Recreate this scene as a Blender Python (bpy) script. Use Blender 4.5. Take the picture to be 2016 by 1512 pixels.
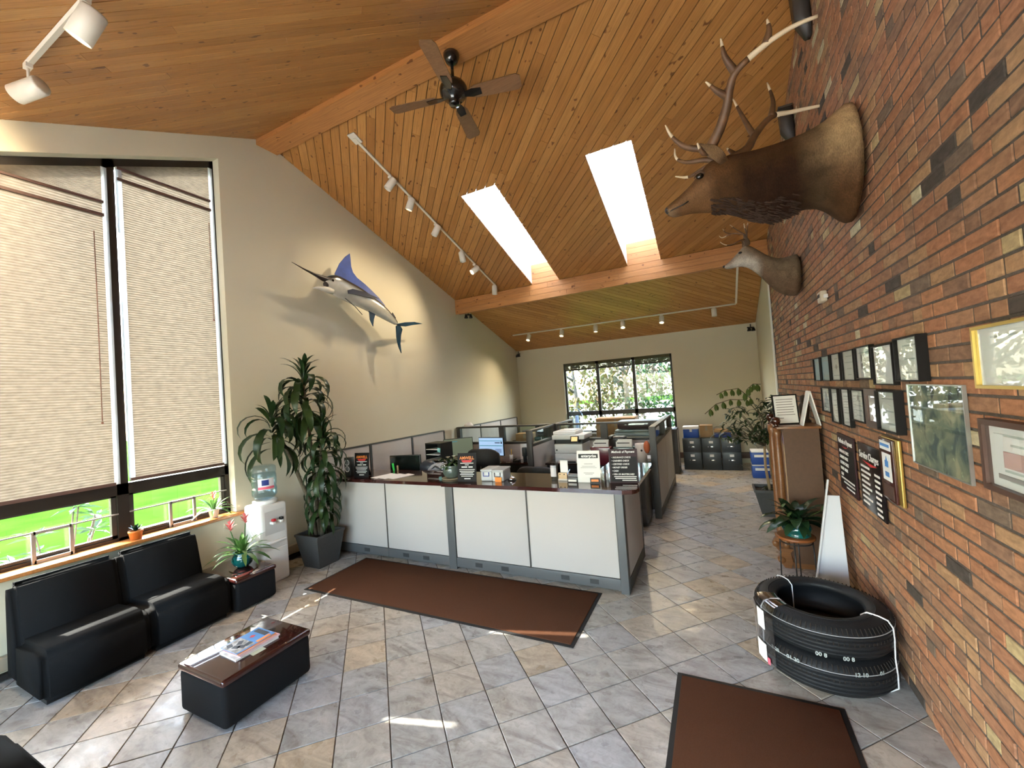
import bpy, bmesh, math, random
from mathutils import Vector, Matrix, Euler
random.seed(7)
S = bpy.context.scene
C = S.collection
PI = math.pi
for o in list(bpy.data.objects): bpy.data.objects.remove(o)

# ------------------------------------------------------------------ camera, sky, sun, exposure
H = 2.025
YAW, PITCH, ROLL, FPX = math.radians(-26.275), math.radians(1.474), math.radians(-4.037), 809.2
fw = Vector((math.sin(YAW)*math.cos(PITCH), math.cos(YAW)*math.cos(PITCH), math.sin(PITCH)))
rt = Vector((math.cos(YAW), -math.sin(YAW), 0)); up = rt.cross(fw)
rt2 = rt*math.cos(ROLL)+up*math.sin(ROLL); up2 = -rt*math.sin(ROLL)+up*math.cos(ROLL)
cd = bpy.data.cameras.new('camera'); cam = bpy.data.objects.new('camera', cd); C.objects.link(cam)
cd.sensor_width = 36; cd.lens = 36*FPX/2016; cd.clip_start = .05; cd.clip_end = 300
cam.matrix_world = Matrix(((rt2.x, up2.x, -fw.x, 0), (rt2.y, up2.y, -fw.y, 0), (rt2.z, up2.z, -fw.z, H), (0, 0, 0, 1)))
S.camera = cam
def project(p):
    d = Vector(p)-Vector((0, 0, H)); z = d.dot(fw)
    if z < .1: return None
    return (1008+FPX*d.dot(rt2)/z, 756-FPX*d.dot(up2)/z)

SUN = Vector((1, .28, -.92)).normalized()
w = bpy.data.worlds.new('world'); S.world = w; w.use_nodes = True
nt = w.node_tree; bg = nt.nodes['Background']
sky = nt.nodes.new('ShaderNodeTexSky'); sky.sky_type = 'NISHITA'; sky.sun_disc = False
sky.sun_elevation = math.asin(-SUN.z); sky.sun_rotation = math.atan2(-SUN.x, -SUN.y)
sky.air_density = 1.2; sky.dust_density = 2.5; sky.ozone_density = .6
nt.links.new(sky.outputs[0], bg.inputs[0]); bg.inputs[1].default_value = .36
sl = bpy.data.lights.new('sun', 'SUN'); sl.energy = 3.6; sl.angle = math.radians(.53); sl.color = (1, .94, .84)
so = bpy.data.objects.new('sun', sl); C.objects.link(so); so.rotation_euler = SUN.to_track_quat('-Z', 'Y').to_euler()
def portal(loc, rot, sx, sy):
    l = bpy.data.lights.new('sky_portal', 'AREA'); l.shape = 'RECTANGLE'; l.size = sx; l.size_y = sy
    l.cycles.is_portal = True
    o = bpy.data.objects.new('sky_portal', l); C.objects.link(o); o.location = loc; o.rotation_euler = rot
portal((-2.43, 11.45, 1.75), (-PI/2, 0, 0), 2.9, 1.9)
portal((-2.2, -2.4, 1.4), (PI/2, 0, 0), 5.6, 2.7)
portal((-5.6, 1.97, 1.08), (0, -PI/2, 0), .45, 2.0)
vs = S.view_settings; S.display_settings.display_device = 'sRGB'
vs.view_transform = 'Standard'; vs.look = 'None'; vs.gamma = 1; vs.exposure = 3.7
try: vs.use_curve_mapping = False
except Exception: pass
cy = S.cycles
cy.use_denoising = True; cy.max_bounces = 10; cy.diffuse_bounces = 5; cy.glossy_bounces = 4
cy.transmission_bounces = 6; cy.transparent_max_bounces = 16; cy.sample_clamp_indirect = 6; cy.blur_glossy = 1.0
cy.caustics_reflective = False; cy.caustics_refractive = False

# ------------------------------------------------------------------ materials
MATS = {}
def node(t, ty, **kw):
    n = t.nodes.new(ty)
    for k, v in kw.items(): setattr(n, k, v)
    return n
def mat(name, col=(.8, .8, .8), rough=.5, metal=0, vary=0, vscale=8, bump=0, bscale=60, stretch=(1, 1, 1), spec=.5, trans=0, emit=None, alpha=1, coat=0, world=False, sheen=0, hue=None):
    if name in MATS: return MATS[name]
    m = bpy.data.materials.new(name); m.use_nodes = True; t = m.node_tree; b = t.nodes['Principled BSDF']
    b.inputs['Roughness'].default_value = rough; b.inputs['Metallic'].default_value = metal
    b.inputs['Specular IOR Level'].default_value = spec; b.inputs['Coat Weight'].default_value = coat
    b.inputs['Base Color'].default_value = (*col, 1); b.inputs['Transmission Weight'].default_value = trans
    b.inputs['Alpha'].default_value = alpha; b.inputs['Sheen Weight'].default_value = sheen
    if emit: b.inputs['Emission Color'].default_value = (*emit[0], 1); b.inputs['Emission Strength'].default_value = emit[1]
    if vary or bump:
        if world: src = node(t, 'ShaderNodeNewGeometry').outputs['Position']
        else: src = node(t, 'ShaderNodeTexCoord').outputs['Object']
        mp = node(t, 'ShaderNodeMapping'); mp.inputs['Scale'].default_value = stretch; t.links.new(src, mp.inputs[0])
    if vary:
        n = node(t, 'ShaderNodeTexNoise'); n.inputs['Scale'].default_value = vscale; n.inputs['Detail'].default_value = 6
        t.links.new(mp.outputs[0], n.inputs['Vector'])
        r = node(t, 'ShaderNodeValToRGB'); r.color_ramp.elements[0].position = .3; r.color_ramp.elements[1].position = .7
        c2 = hue or col
        r.color_ramp.elements[0].color = (*[max(0, x*(1-vary)) for x in c2], 1); r.color_ramp.elements[1].color = (*[min(1, x*(1+vary)) for x in col], 1)
        t.links.new(n.outputs['Fac'], r.inputs[0]); t.links.new(r.outputs[0], b.inputs['Base Color'])
    if bump:
        n2 = node(t, 'ShaderNodeTexNoise'); n2.inputs['Scale'].default_value = bscale; n2.inputs['Detail'].default_value = 4
        t.links.new(mp.outputs[0], n2.inputs['Vector'])
        bp = node(t, 'ShaderNodeBump'); bp.inputs['Strength'].default_value = bump; bp.inputs['Distance'].default_value = .01
        t.links.new(n2.outputs['Fac'], bp.inputs['Height']); t.links.new(bp.outputs[0], b.inputs['Normal'])
    MATS[name] = m; return m
def rand_value(t):
    oi = node(t, 'ShaderNodeObjectInfo'); ge = node(t, 'ShaderNodeNewGeometry')
    a = node(t, 'ShaderNodeMath', operation='ADD'); t.links.new(oi.outputs['Random'], a.inputs[0]); t.links.new(ge.outputs['Random Per Island'], a.inputs[1])
    f = node(t, 'ShaderNodeMath', operation='FRACT'); t.links.new(a.outputs[0], f.inputs[0]); return f.outputs[0]
def mult(t, a, b, fac=1.0, mode='MULTIPLY'):
    x = node(t, 'ShaderNodeMixRGB', blend_type=mode); x.inputs[0].default_value = fac
    t.links.new(a, x.inputs[1]); t.links.new(b, x.inputs[2]); return x.outputs[0]
def ramp(t, fac, stops, interp='LINEAR'):
    r = node(t, 'ShaderNodeValToRGB'); r.color_ramp.interpolation = interp; e = r.color_ramp.elements
    while len(e) < len(stops): e.new(.5)
    for k, (p, c) in enumerate(stops): e[k].position = p; e[k].color = (*c, 1)
    t.links.new(fac, r.inputs[0]); return r.outputs[0]
def noise(t, vec, scale, detail=5, dist=0, rough=.5):
    n = node(t, 'ShaderNodeTexNoise'); n.inputs['Scale'].default_value = scale; n.inputs['Detail'].default_value = detail
    n.inputs['Distortion'].default_value = dist; n.inputs['Roughness'].default_value = rough; t.links.new(vec, n.inputs['Vector']); return n.outputs['Fac']
def mapping(t, src, scale=(1, 1, 1), rot=(0, 0, 0)):
    mp = node(t, 'ShaderNodeMapping'); mp.inputs['Scale'].default_value = scale; mp.inputs['Rotation'].default_value = rot; t.links.new(src, mp.inputs[0]); return mp.outputs[0]
def wood(name, stops, rough=.45, grain=1.0, knots=True, coat=0):
    m = bpy.data.materials.new(name); m.use_nodes = True; t = m.node_tree; b = t.nodes['Principled BSDF']
    b.inputs['Roughness'].default_value = rough; b.inputs['Coat Weight'].default_value = coat
    tc = node(t, 'ShaderNodeTexCoord').outputs['Object']; rv = rand_value(t)
    off = node(t, 'ShaderNodeVectorMath', operation='ADD'); t.links.new(tc, off.inputs[0])
    cb = node(t, 'ShaderNodeVectorMath', operation='SCALE'); cb.inputs[0].default_value = (37, 11, 5); t.links.new(rv, cb.inputs['Scale']); t.links.new(cb.outputs[0], off.inputs[1])
    base = ramp(t, rv, stops)
    g = ramp(t, noise(t, mapping(t, off.outputs[0], (1.5*grain, 40*grain, 40*grain)), 2, 6, .6), [(.3, (.62, .55, .5)), (.65, (1, 1, 1))])
    col = mult(t, base, g, .75)
    if knots:
        k = ramp(t, noise(t, mapping(t, off.outputs[0], (5.5, 8.5, 8.5)), 1.9, 1), [(.25, (.25, .13, .07)), (.30, (1, 1, 1))])
        col = mult(t, col, k, .85)
    t.links.new(col, b.inputs['Base Color']); MATS[name] = m; return m
def glass(name, tint=(1, 1, 1), refl=1.0, rough=0.0):
    m = bpy.data.materials.new(name); m.use_nodes = True; t = m.node_tree; t.nodes.remove(t.nodes['Principled BSDF'])
    tr = node(t, 'ShaderNodeBsdfTransparent'); tr.inputs[0].default_value = (*tint, 1)
    gl = node(t, 'ShaderNodeBsdfGlossy'); gl.inputs['Roughness'].default_value = rough
    lw = node(t, 'ShaderNodeLayerWeight'); lw.inputs[0].default_value = .5      # Schlick reflectance of a thin pane
    pw = node(t, 'ShaderNodeMath', operation='POWER'); pw.inputs[1].default_value = 5; t.links.new(lw.outputs['Facing'], pw.inputs[0])
    ma = node(t, 'ShaderNodeMath', operation='MULTIPLY_ADD'); ma.inputs[1].default_value = .9; ma.inputs[2].default_value = .045; t.links.new(pw.outputs[0], ma.inputs[0])
    mu = node(t, 'ShaderNodeMath', operation='MULTIPLY', use_clamp=True); mu.inputs[1].default_value = refl; t.links.new(ma.outputs[0], mu.inputs[0])
    mx = node(t, 'ShaderNodeMixShader'); t.links.new(mu.outputs[0], mx.inputs[0]); t.links.new(tr.outputs[0], mx.inputs[1]); t.links.new(gl.outputs[0], mx.inputs[2])
    t.links.new(mx.outputs[0], t.nodes['Material Output'].inputs[0]); MATS[name] = m; return m
def translucent(name, col, tcol, amount=.5, clear=0.0):
    m = bpy.data.materials.new(name); m.use_nodes = True; t = m.node_tree; t.nodes.remove(t.nodes['Principled BSDF'])
    d = node(t, 'ShaderNodeBsdfDiffuse'); d.inputs[0].default_value = (*col, 1)
    tl = node(t, 'ShaderNodeBsdfTranslucent'); tl.inputs[0].default_value = (*tcol, 1)
    mx = node(t, 'ShaderNodeMixShader'); mx.inputs[0].default_value = amount; t.links.new(d.outputs[0], mx.inputs[1]); t.links.new(tl.outputs[0], mx.inputs[2])
    out = mx.outputs[0]
    if clear:
        tr = node(t, 'ShaderNodeBsdfTransparent'); m2 = node(t, 'ShaderNodeMixShader'); m2.inputs[0].default_value = clear
        t.links.new(out, m2.inputs[1]); t.links.new(tr.outputs[0], m2.inputs[2]); out = m2.outputs[0]
    t.links.new(out, t.nodes['Material Output'].inputs[0]); MATS[name] = m; return m

# ------------------------------------------------------------------ geometry helpers
class MB:
    """collects shapes into one mesh"""
    def __init__(s): s.v = []; s.f = []; s.sm = []
    def add(s, vs, fs, smooth=False, M=None):
        n = len(s.v); s.v += [tuple(M @ Vector(p)) if M else tuple(p) for p in vs]
        s.f += [tuple(i+n for i in f) for f in fs]; s.sm += [smooth]*len(fs); return s
    def box(s, a, b, M=None):
        x0, y0, z0 = [min(p, q) for p, q in zip(a, b)]; x1, y1, z1 = [max(p, q) for p, q in zip(a, b)]
        return s.add([(x0, y0, z0), (x1, y0, z0), (x1, y1, z0), (x0, y1, z0), (x0, y0, z1), (x1, y0, z1), (x1, y1, z1), (x0, y1, z1)],
                     [(3, 2, 1, 0), (4, 5, 6, 7), (0, 1, 5, 4), (1, 2, 6, 5), (2, 3, 7, 6), (3, 0, 4, 7)], M=M)
    def rbox(s, a, b, r, seg=3, M=None, smooth=True):
        bm = bmesh.new(); bmesh.ops.create_cube(bm, size=1)
        sz = [abs(q-p) for p, q in zip(a, b)]; ce = [(p+q)/2 for p, q in zip(a, b)]
        for v in bm.verts: v.co = Vector([v.co[i]*sz[i]+ce[i] for i in range(3)])
        bmesh.ops.bevel(bm, geom=bm.edges[:], offset=min(r, min(sz)*.49), segments=seg, affect='EDGES', profile=.5)
        bm.verts.index_update(); s.add([v.co.copy() for v in bm.verts], [tuple(v.index for v in f.verts) for f in bm.faces], smooth, M); bm.free(); return s
    def prism(s, poly, axis, lo, hi, M=None):
        """poly: 2-D points in the two other axes (in x,y,z order)"""
        def P(p, h): q = list(p); q.insert(axis, h); return tuple(q)
        n = len(poly); vs = [P(p, lo) for p in poly]+[P(p, hi) for p in poly]
        fs = [tuple(range(n))[::-1], tuple(range(n, 2*n))]+[(i, (i+1) % n, n+(i+1) % n, n+i) for i in range(n)]
        return s.add(vs, fs, M=M)
    def tube(s, pts, r, n=8, cap=True, M=None, flat=1.0):
        pts = [Vector(p) for p in pts]; rs = r if isinstance(r, (list, tuple)) else [r]*len(pts)
        vs = []; fs = []; t0 = (pts[1]-pts[0]).normalized()
        u = t0.cross(Vector((0, 0, 1)));  u = u if u.length > .1 else t0.cross(Vector((1, 0, 0))); u.normalize()
        for i, p in enumerate(pts):
            t = (pts[min(i+1, len(pts)-1)]-pts[max(i-1, 0)]).normalized(); u = (u-t*u.dot(t)).normalized(); w_ = t.cross(u)
            for k in range(n):
                a = 2*PI*k/n; vs.append(p+u*math.cos(a)*rs[i]+w_*math.sin(a)*rs[i]*flat)
        for i in range(len(pts)-1):
            for k in range(n): fs.append((i*n+k, i*n+(k+1) % n, (i+1)*n+(k+1) % n, (i+1)*n+k))
        if cap: fs.append(tuple(range(n))[::-1]); fs.append(tuple(range((len(pts)-1)*n, len(pts)*n)))
        return s.add(vs, fs, True, M)
    def lathe(s, prof, n=24, c=(0, 0, 0), M=None, close=False):
        vs = []; fs = []; m = len(prof)
        for k in range(n):
            a = 2*PI*k/n
            for r, z in prof: vs.append((c[0]+r*math.cos(a), c[1]+r*math.sin(a), c[2]+z))
        for k in range(n):
            k2 = (k+1) % n
            for i in range(m-1): fs.append((k*m+i, k2*m+i, k2*m+i+1, k*m+i+1))
            if close: fs.append((k*m+m-1, k2*m+m-1, k2*m, k*m))
        if not close:
            if prof[0][0] > 1e-5: fs.append(tuple(k*m for k in range(n))[::-1])
            if prof[-1][0] > 1e-5: fs.append(tuple(k*m+m-1 for k in range(n)))
        return s.add(vs, fs, True, M)
    def cyl(s, c, r, h, n=20, M=None): return s.lathe([(r, 0), (r, h)], n, c, M)
    def ball(s, c, r, n=14, sc=(1, 1, 1), M=None):
        m = n//2; vs = []; fs = []
        for i in range(m+1):
            for k in range(n):
                a = PI*i/m; b = 2*PI*k/n
                vs.append((c[0]+r*sc[0]*math.sin(a)*math.cos(b), c[1]+r*sc[1]*math.sin(a)*math.sin(b), c[2]+r*sc[2]*math.cos(a)))
        for i in range(m):
            for k in range(n): fs.append((i*n+k, (i+1)*n+k, (i+1)*n+(k+1) % n, i*n+(k+1) % n))
        return s.add(vs, fs, True, M)
    def loft(s, rings, cap=True, M=None):
        n = len(rings[0]); vs = [p for r in rings for p in r]; fs = []
        for i in range(len(rings)-1):
            for k in range(n): fs.append((i*n+k, i*n+(k+1) % n, (i+1)*n+(k+1) % n, (i+1)*n+k))
        if cap: fs.append(tuple(range(n))[::-1]); fs.append(tuple(range((len(rings)-1)*n, len(rings)*n)))
        return s.add(vs, fs, True, M)
    def mesh(s, name):
        me = bpy.data.meshes.new(name); me.from_pydata(s.v, [], s.f); me.polygons.foreach_set('use_smooth', s.sm); me.update(); return me
    def build(s, name, m, parent=None, sub=0, fix=True, **kw):
        me = s.mesh(name)
        if fix:
            bm = bmesh.new(); bm.from_mesh(me); bmesh.ops.remove_doubles(bm, verts=bm.verts, dist=1e-5); bmesh.ops.recalc_face_normals(bm, faces=bm.faces); bm.to_mesh(me); bm.free()
        me.materials.append(MATS[m] if isinstance(m, str) else m)
        o = bpy.data.objects.new(name, me); C.objects.link(o)
        if parent: o.parent = parent
        if sub:
            md = o.modifiers.new('sub', 'SUBSURF'); md.levels = sub; md.render_levels = sub
        return tag(o, **kw)
def tag(o, label=None, cat=None, group=None, kind=None, loc=None, rot=None, scale=None):
    if label: o['label'] = label
    if cat: o['category'] = cat
    if group: o['group'] = group
    if kind: o['kind'] = kind
    if loc is not None: o.location = loc
    if rot is not None: o.rotation_euler = rot
    if scale is not None: o.scale = scale
    return o
def thing(name, loc=(0, 0, 0), label=None, cat=None, rz=0, group=None, kind=None):
    o = bpy.data.objects.new(name, None); C.objects.link(o); o.empty_display_size = .1
    return tag(o, label, cat, group, kind, loc, (0, 0, rz))
def inst(me, name, parent, loc=(0, 0, 0), rot=(0, 0, 0), scale=(1, 1, 1), M=None):
    o = bpy.data.objects.new(name, me); C.objects.link(o); o.parent = parent
    if M is not None: o.matrix_local = M
    else: o.location = loc; o.rotation_euler = rot; o.scale = scale
    return o
def bx(name, a, b, m, parent=None, r=0, **kw):
    mb = MB(); mb.rbox(a, b, r) if r else mb.box(a, b)
    return mb.build(name, m, parent, **kw)
def copy_tree(o, parent=None, label=None, loc=None, rz=None):
    c = o.copy(); C.objects.link(c); c.parent = parent
    if label: c['label'] = label
    if loc is not None: c.location = loc
    if rz is not None: c.rotation_euler = (0, 0, rz)
    for ch in list(o.children): copy_tree(ch, c)
    return c
def text(s, name, parent, size, loc, rot, m, align='CENTER', ext=.0006, shear=0, xs=1.0, bold=0):
    cu = bpy.data.curves.new(name, 'FONT'); cu.body = s; cu.size = size; cu.align_x = align; cu.align_y = 'CENTER'; cu.extrude = ext; cu.shear = shear; cu.offset = bold
    cu.resolution_u = 2
    t = bpy.data.objects.new('tmp', cu); C.objects.link(t)
    dg = bpy.context.evaluated_depsgraph_get(); me = bpy.data.meshes.new_from_object(t.evaluated_get(dg)); bpy.data.objects.remove(t); bpy.data.curves.remove(cu)
    me.materials.clear(); me.materials.append(MATS[m]); o = bpy.data.objects.new(name, me); C.objects.link(o); o.parent = parent
    o.location = loc; o.rotation_euler = rot; o.scale = (xs, 1, 1); return o
def poly_area(p): return abs(sum(p[i][0]*p[(i+1) % len(p)][1]-p[(i+1) % len(p)][0]*p[i][1] for i in range(len(p))))/2
def shown(ps):
    """size in the photograph of a polygon given by points of the room"""
    q = [project(p) for p in ps]
    if any(x is None for x in q): return 0
    if not any(-20 < x < 2036 and -20 < y < 1532 for x, y in q): return 0
    return poly_area(q)
def clip(poly, x0, x1, y0, y1):
    for ax, lim, sg in ((0, x0, 1), (0, x1, -1), (1, y0, 1), (1, y1, -1)):
        out = []
        for i in range(len(poly)):
            p, q = poly[i], poly[(i+1) % len(poly)]; dp = sg*(p[ax]-lim); dq = sg*(q[ax]-lim)
            if dp >= 0: out.append(p)
            if dp*dq < 0: t = dp/(dp-dq); out.append((p[0]+(q[0]-p[0])*t, p[1]+(q[1]-p[1])*t))
        poly = out
        if len(poly) < 3: return []
    return poly
# ------------------------------------------------------------------ the room
XL, XR, YF, YB = -5.35, .954, -2.2, 11.3
RY, RZ, SL, SR = 3.605, 5.786, .457, .3195
def roof(y): return RZ+SL*(y-RY) if y < RY else RZ-SR*(y-RY)
mat('wall_paint', (.585, .545, .415), .85, bump=.06, bscale=180, world=True)
mat('white_paint', (.78, .77, .73), .6); mat('dark_bronze', (.022, .017, .014), .4, metal=.2)
mat('grout', (.12, .10, .085), .9, vary=.2, vscale=30); mat('mortar', (.085, .070, .058), .95, vary=.25, vscale=40, bump=.5, bscale=150)
mat('void_dark', (.012, .008, .006), .9)
# slate-look floor tile
def tile_mat():
    m = bpy.data.materials.new('slate_tile'); m.use_nodes = True; t = m.node_tree; b = t.nodes['Principled BSDF']
    pos = node(t, 'ShaderNodeNewGeometry').outputs['Position']; rv = rand_value(t)
    sc = node(t, 'ShaderNodeVectorMath', operation='SCALE'); sc.inputs[0].default_value = (31, 17, 3); t.links.new(rv, sc.inputs['Scale'])
    ad = node(t, 'ShaderNodeVectorMath', operation='ADD'); t.links.new(pos, ad.inputs[0]); t.links.new(sc.outputs[0], ad.inputs[1]); v = ad.outputs[0]
    base = ramp(t, rv, [(0, (.47, .42, .35)), (.25, (.42, .41, .385)), (.5, (.385, .39, .405)), (.75, (.45, .43, .39)), (.93, (.49, .40, .29)), (1, (.46, .40, .33))])
    cl = ramp(t, noise(t, mapping(t, v, (1.2, 3.4, 1), (0, 0, .5)), 2.2, 8, 1.5, .62), [(.28, (.50, .46, .42)), (.5, (.92, .90, .87)), (.72, (1.2, 1.19, 1.17))])
    c2 = ramp(t, noise(t, v, 14, 6, 2.0, .7), [(.33, (.66, .62, .58)), (.55, (1, 1, 1))])
    col = mult(t, mult(t, base, cl, 1), c2, .55); t.links.new(col, b.inputs['Base Color'])
    rr = ramp(t, noise(t, v, 9, 4), [(.3, (.24,)*3), (.7, (.42,)*3)]); t.links.new(rr, b.inputs['Roughness'])
    bp = node(t, 'ShaderNodeBump'); bp.inputs['Strength'].default_value = .16; bp.inputs['Distance'].default_value = .006
    t.links.new(noise(t, v, 22, 6, 1), bp.inputs['Height']); t.links.new(bp.outputs[0], b.inputs['Normal']); MATS['slate_tile'] = m
tile_mat()
def brick_mat():
    m = bpy.data.materials.new('brick'); m.use_nodes = True; t = m.node_tree; b = t.nodes['Principled BSDF']; b.inputs['Roughness'].default_value = .85
    b.inputs['Specular IOR Level'].default_value = .25
    pos = node(t, 'ShaderNodeNewGeometry').outputs['Position']; rv = rand_value(t)
    base = ramp(t, rv, [(0, (0.370, 0.177, 0.099)), (.16, (0.330, 0.165, 0.099)), (.3, (0.400, 0.199, 0.110)), (.44, (0.310, 0.171, 0.104)), (.58, (0.350, 0.194, 0.116)), (.7, (0.380, 0.234, 0.133)),
                        (.83, (0.250, 0.148, 0.099)), (.905, (0.180, 0.131, 0.099)), (.945, (0.075, 0.063, 0.056)), (.962, (0.420, 0.331, 0.186)), (.985, (0.500, 0.456, 0.313))], 'CONSTANT')
    n1 = ramp(t, noise(t, mapping(t, pos, (1, 5, 14)), 3, 6, .5), [(.3, (.72, .70, .68)), (.68, (1.15, 1.12, 1.08))])
    n2 = ramp(t, noise(t, pos, 60, 4), [(.3, (.78,)*3), (.65, (1,)*3)])
    t.links.new(mult(t, mult(t, base, n1), n2, .6), b.inputs['Base Color'])
    bp = node(t, 'ShaderNodeBump'); bp.inputs['Strength'].default_value = .35; bp.inputs['Distance'].default_value = .004
    t.links.new(noise(t, pos, 120, 5), bp.inputs['Height']); t.links.new(bp.outputs[0], b.inputs['Normal']); MATS['brick'] = m
brick_mat()
wood('cedar_plank', [(0, (.37, .165, .042)), (.3, (.46, .215, .060)), (.55, (.41, .185, .048)), (.8, (.50, .25, .075)), (1, (.43, .20, .055))], .42)
wood('cedar_beam', [(0, (.46, .20, .06)), (.5, (.52, .24, .08)), (1, (.48, .21, .065))], .45)
wood('sill_wood', [(0, (.42, .17, .05)), (1, (.46, .2, .06))], .3, knots=False)

# floor with its tiles
floor = MB().box((XL-.3, YF-.3, -.2), (XR+.3, YB+.3, -.006)).build('floor', 'grout', kind='structure')
TP, TG = .318, .0075; r2 = math.sqrt(.5)
e = TP/2-TG/2; e2 = e-.002
tm = MB().add([(-e, -e, -.012), (e, -e, -.012), (e, e, -.012), (-e, e, -.012), (-e, -e, -.0018), (e, -e, -.0018), (e, e, -.0018), (-e, e, -.0018), (-e2, -e2, 0), (e2, -e2, 0), (e2, e2, 0), (-e2, e2, 0)],
    [(0, 1, 5, 4), (1, 2, 6, 5), (2, 3, 7, 6), (3, 0, 4, 7), (4, 5, 9, 8), (5, 6, 10, 9), (6, 7, 11, 10), (7, 4, 8, 11), (8, 9, 10, 11)])
tile_me = tm.mesh('tile'); tile_me.materials.append(MATS['slate_tile'])
spots = []
for i in range(-40, 60):
    for j in range(-40, 60):
        p = -.022+TP*(i+.5); q = 2.85+TP*(j+.5); x = (p-q)*r2; y = (p+q)*r2
        if XL-.2 < x < XR+.2 and YF < y < YB+.2:
            k = e*math.sqrt(2); spots.append((shown([(x+k, y, 0), (x, y+k, 0), (x-k, y, 0), (x, y-k, 0)]), x, y))
spots.sort(reverse=True); rest = MB()
for n, (a, x, y) in enumerate(spots):
    R = Matrix.Rotation(PI/4, 4, 'Z'); R.translation = Vector((x, y, random.uniform(-.0006, .0006)))
    if n < 296 and a > 0: inst(tile_me, 'tile', floor, M=R)
    else: rest.add(tm.v, tm.f, M=R)
rest.build('small_far_tiles', 'slate_tile', floor, fix=False, kind='stuff')

# brick wall: every course laid brick by brick
BH, BL = .0726, .222; MJ = .012
wr = MB().prism([(YF, -.1), (8.42, -.1), (8.42, roof(8.42)+.1), (RY, RZ+.1), (YF, roof(YF)+.1)], 0, XR+.0055, XR+.25).build('wall_right', 'mortar', kind='structure')
def brick_mesh(L):
    h = BH/2-MJ/2; l = L/2-MJ/2; c = .0025
    return MB().add([(0, -l+c, -h+c), (0, l-c, -h+c), (0, l-c, h-c), (0, -l+c, h-c), (.003, -l, -h), (.003, l, -h), (.003, l, h), (.003, -l, h), (.02, -l, -h), (.02, l, -h), (.02, l, h), (.02, -l, h)],
        [(0, 3, 2, 1), (0, 1, 5, 4), (1, 2, 6, 5), (2, 3, 7, 6), (3, 0, 4, 7), (4, 5, 9, 8), (5, 6, 10, 9), (6, 7, 11, 10), (7, 4, 8, 11)])
bms = {k: brick_mesh(BL*f) for k, f in (('s', 1), ('h', .5))}; bme = {}
for k, b_ in bms.items(): bme[k] = b_.mesh('brick_'+k); bme[k].materials.append(MATS['brick'])
bl = []; rnd = random.Random(3)
for row in range(80):
    z = BH*(row+.5); y = -1.0+(BL/2 if row % 2 else 0)
    while y < 8.42:
        ks = ['h', 'h'] if rnd.random() < .22 else ['s']
        for k in ks:
            L = BL if k == 's' else BL/2; yc = y+L/2
            if y+L <= 8.43 and z-BH/2 < max(roof(y), roof(y+L))+.02:
                a = shown([(XR, yc-L/2, z-BH/2), (XR, yc+L/2, z-BH/2), (XR, yc+L/2, z+BH/2), (XR, yc-L/2, z+BH/2)])
                bl.append((a, k, yc, z, rnd.uniform(-.0015, .0035)))
            y += L
bl.sort(reverse=True); rest = MB()
for n, (a, k, y, z, d) in enumerate(bl):
    if n < 298: inst(bme[k], 'brick', wr, (XR+d, y, z))
    else: rest.add(bms[k].v, bms[k].f, M=Matrix.Translation((XR+d, y, z)))
rest.build('smaller_bricks', 'brick', wr, fix=False, kind='stuff')
# plastered walls
MB().prism([(8.42, -.1), (YB+.2, -.1), (YB+.2, roof(YB+.2)), (8.42, roof(8.42)+.1)], 0, XR+.004, XR+.25).build('wall_right_rear', 'wall_paint', kind='structure')
bx('trim_1', (XR-.012, 8.40, 0), (XR+.01, 8.52, roof(8.46)), 'white_paint', kind='structure')
W0, W1 = .95, 3.0                                  # gable window opening in the left wall
def head(y): return 5.23+SL*(y-3.0)
SZ = .835
wl = MB(); lo, hi = XL-.27, XL
wl.prism([(YF, -.1), (W0, -.1), (W0, roof(W0)+.1), (YF, roof(YF)+.1)], 0, lo, hi)
wl.prism([(W0, -.1), (W1, -.1), (W1, SZ-.03), (W0, SZ-.03)], 0, lo, hi)
wl.prism([(W0, head(W0)), (W1, head(W1)), (W1, roof(W1)+.1), (W0, roof(W0)+.1)], 0, lo, hi)
wl.prism([(W1, -.1), (YB+.2, -.1), (YB+.2, roof(YB+.2)+.1), (RY, RZ+.1), (W1, roof(W1)+.1)], 0, lo, hi)
wl.build('wall_left', 'wall_paint', kind='structure', fix=False)
BX0, BX1, BZ0, BZ1 = -3.9, -.96, .80, 2.80         # back window opening
wb = MB(); zt = roof(YB)+.12
for a, b_ in (((XL-.2, -.1), (BX0, zt)), ((BX1, -.1), (XR+.2, zt)), ((BX0, -.1), (BX1, BZ0)), ((BX0, BZ1), (BX1, zt))): wb.box((a[0], YB, a[1]), (b_[0], YB+.25, b_[1]))
wb.build('wall_back', 'wall_paint', kind='structure', fix=False)
wf = MB(); zt = roof(YF)+.15
for a, b_ in (((XL-.25, -.1), (-5.0, zt)), ((.6, -.1), (XR+.25, zt)), ((-5.0, -.1), (.6, .1)), ((-5.0, 2.75), (.6, zt))): wf.box((a[0], YF-.25, a[1]), (b_[0], YF, b_[1]))
wf.build('wall_front', 'wall_paint', kind='structure', fix=False)

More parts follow.
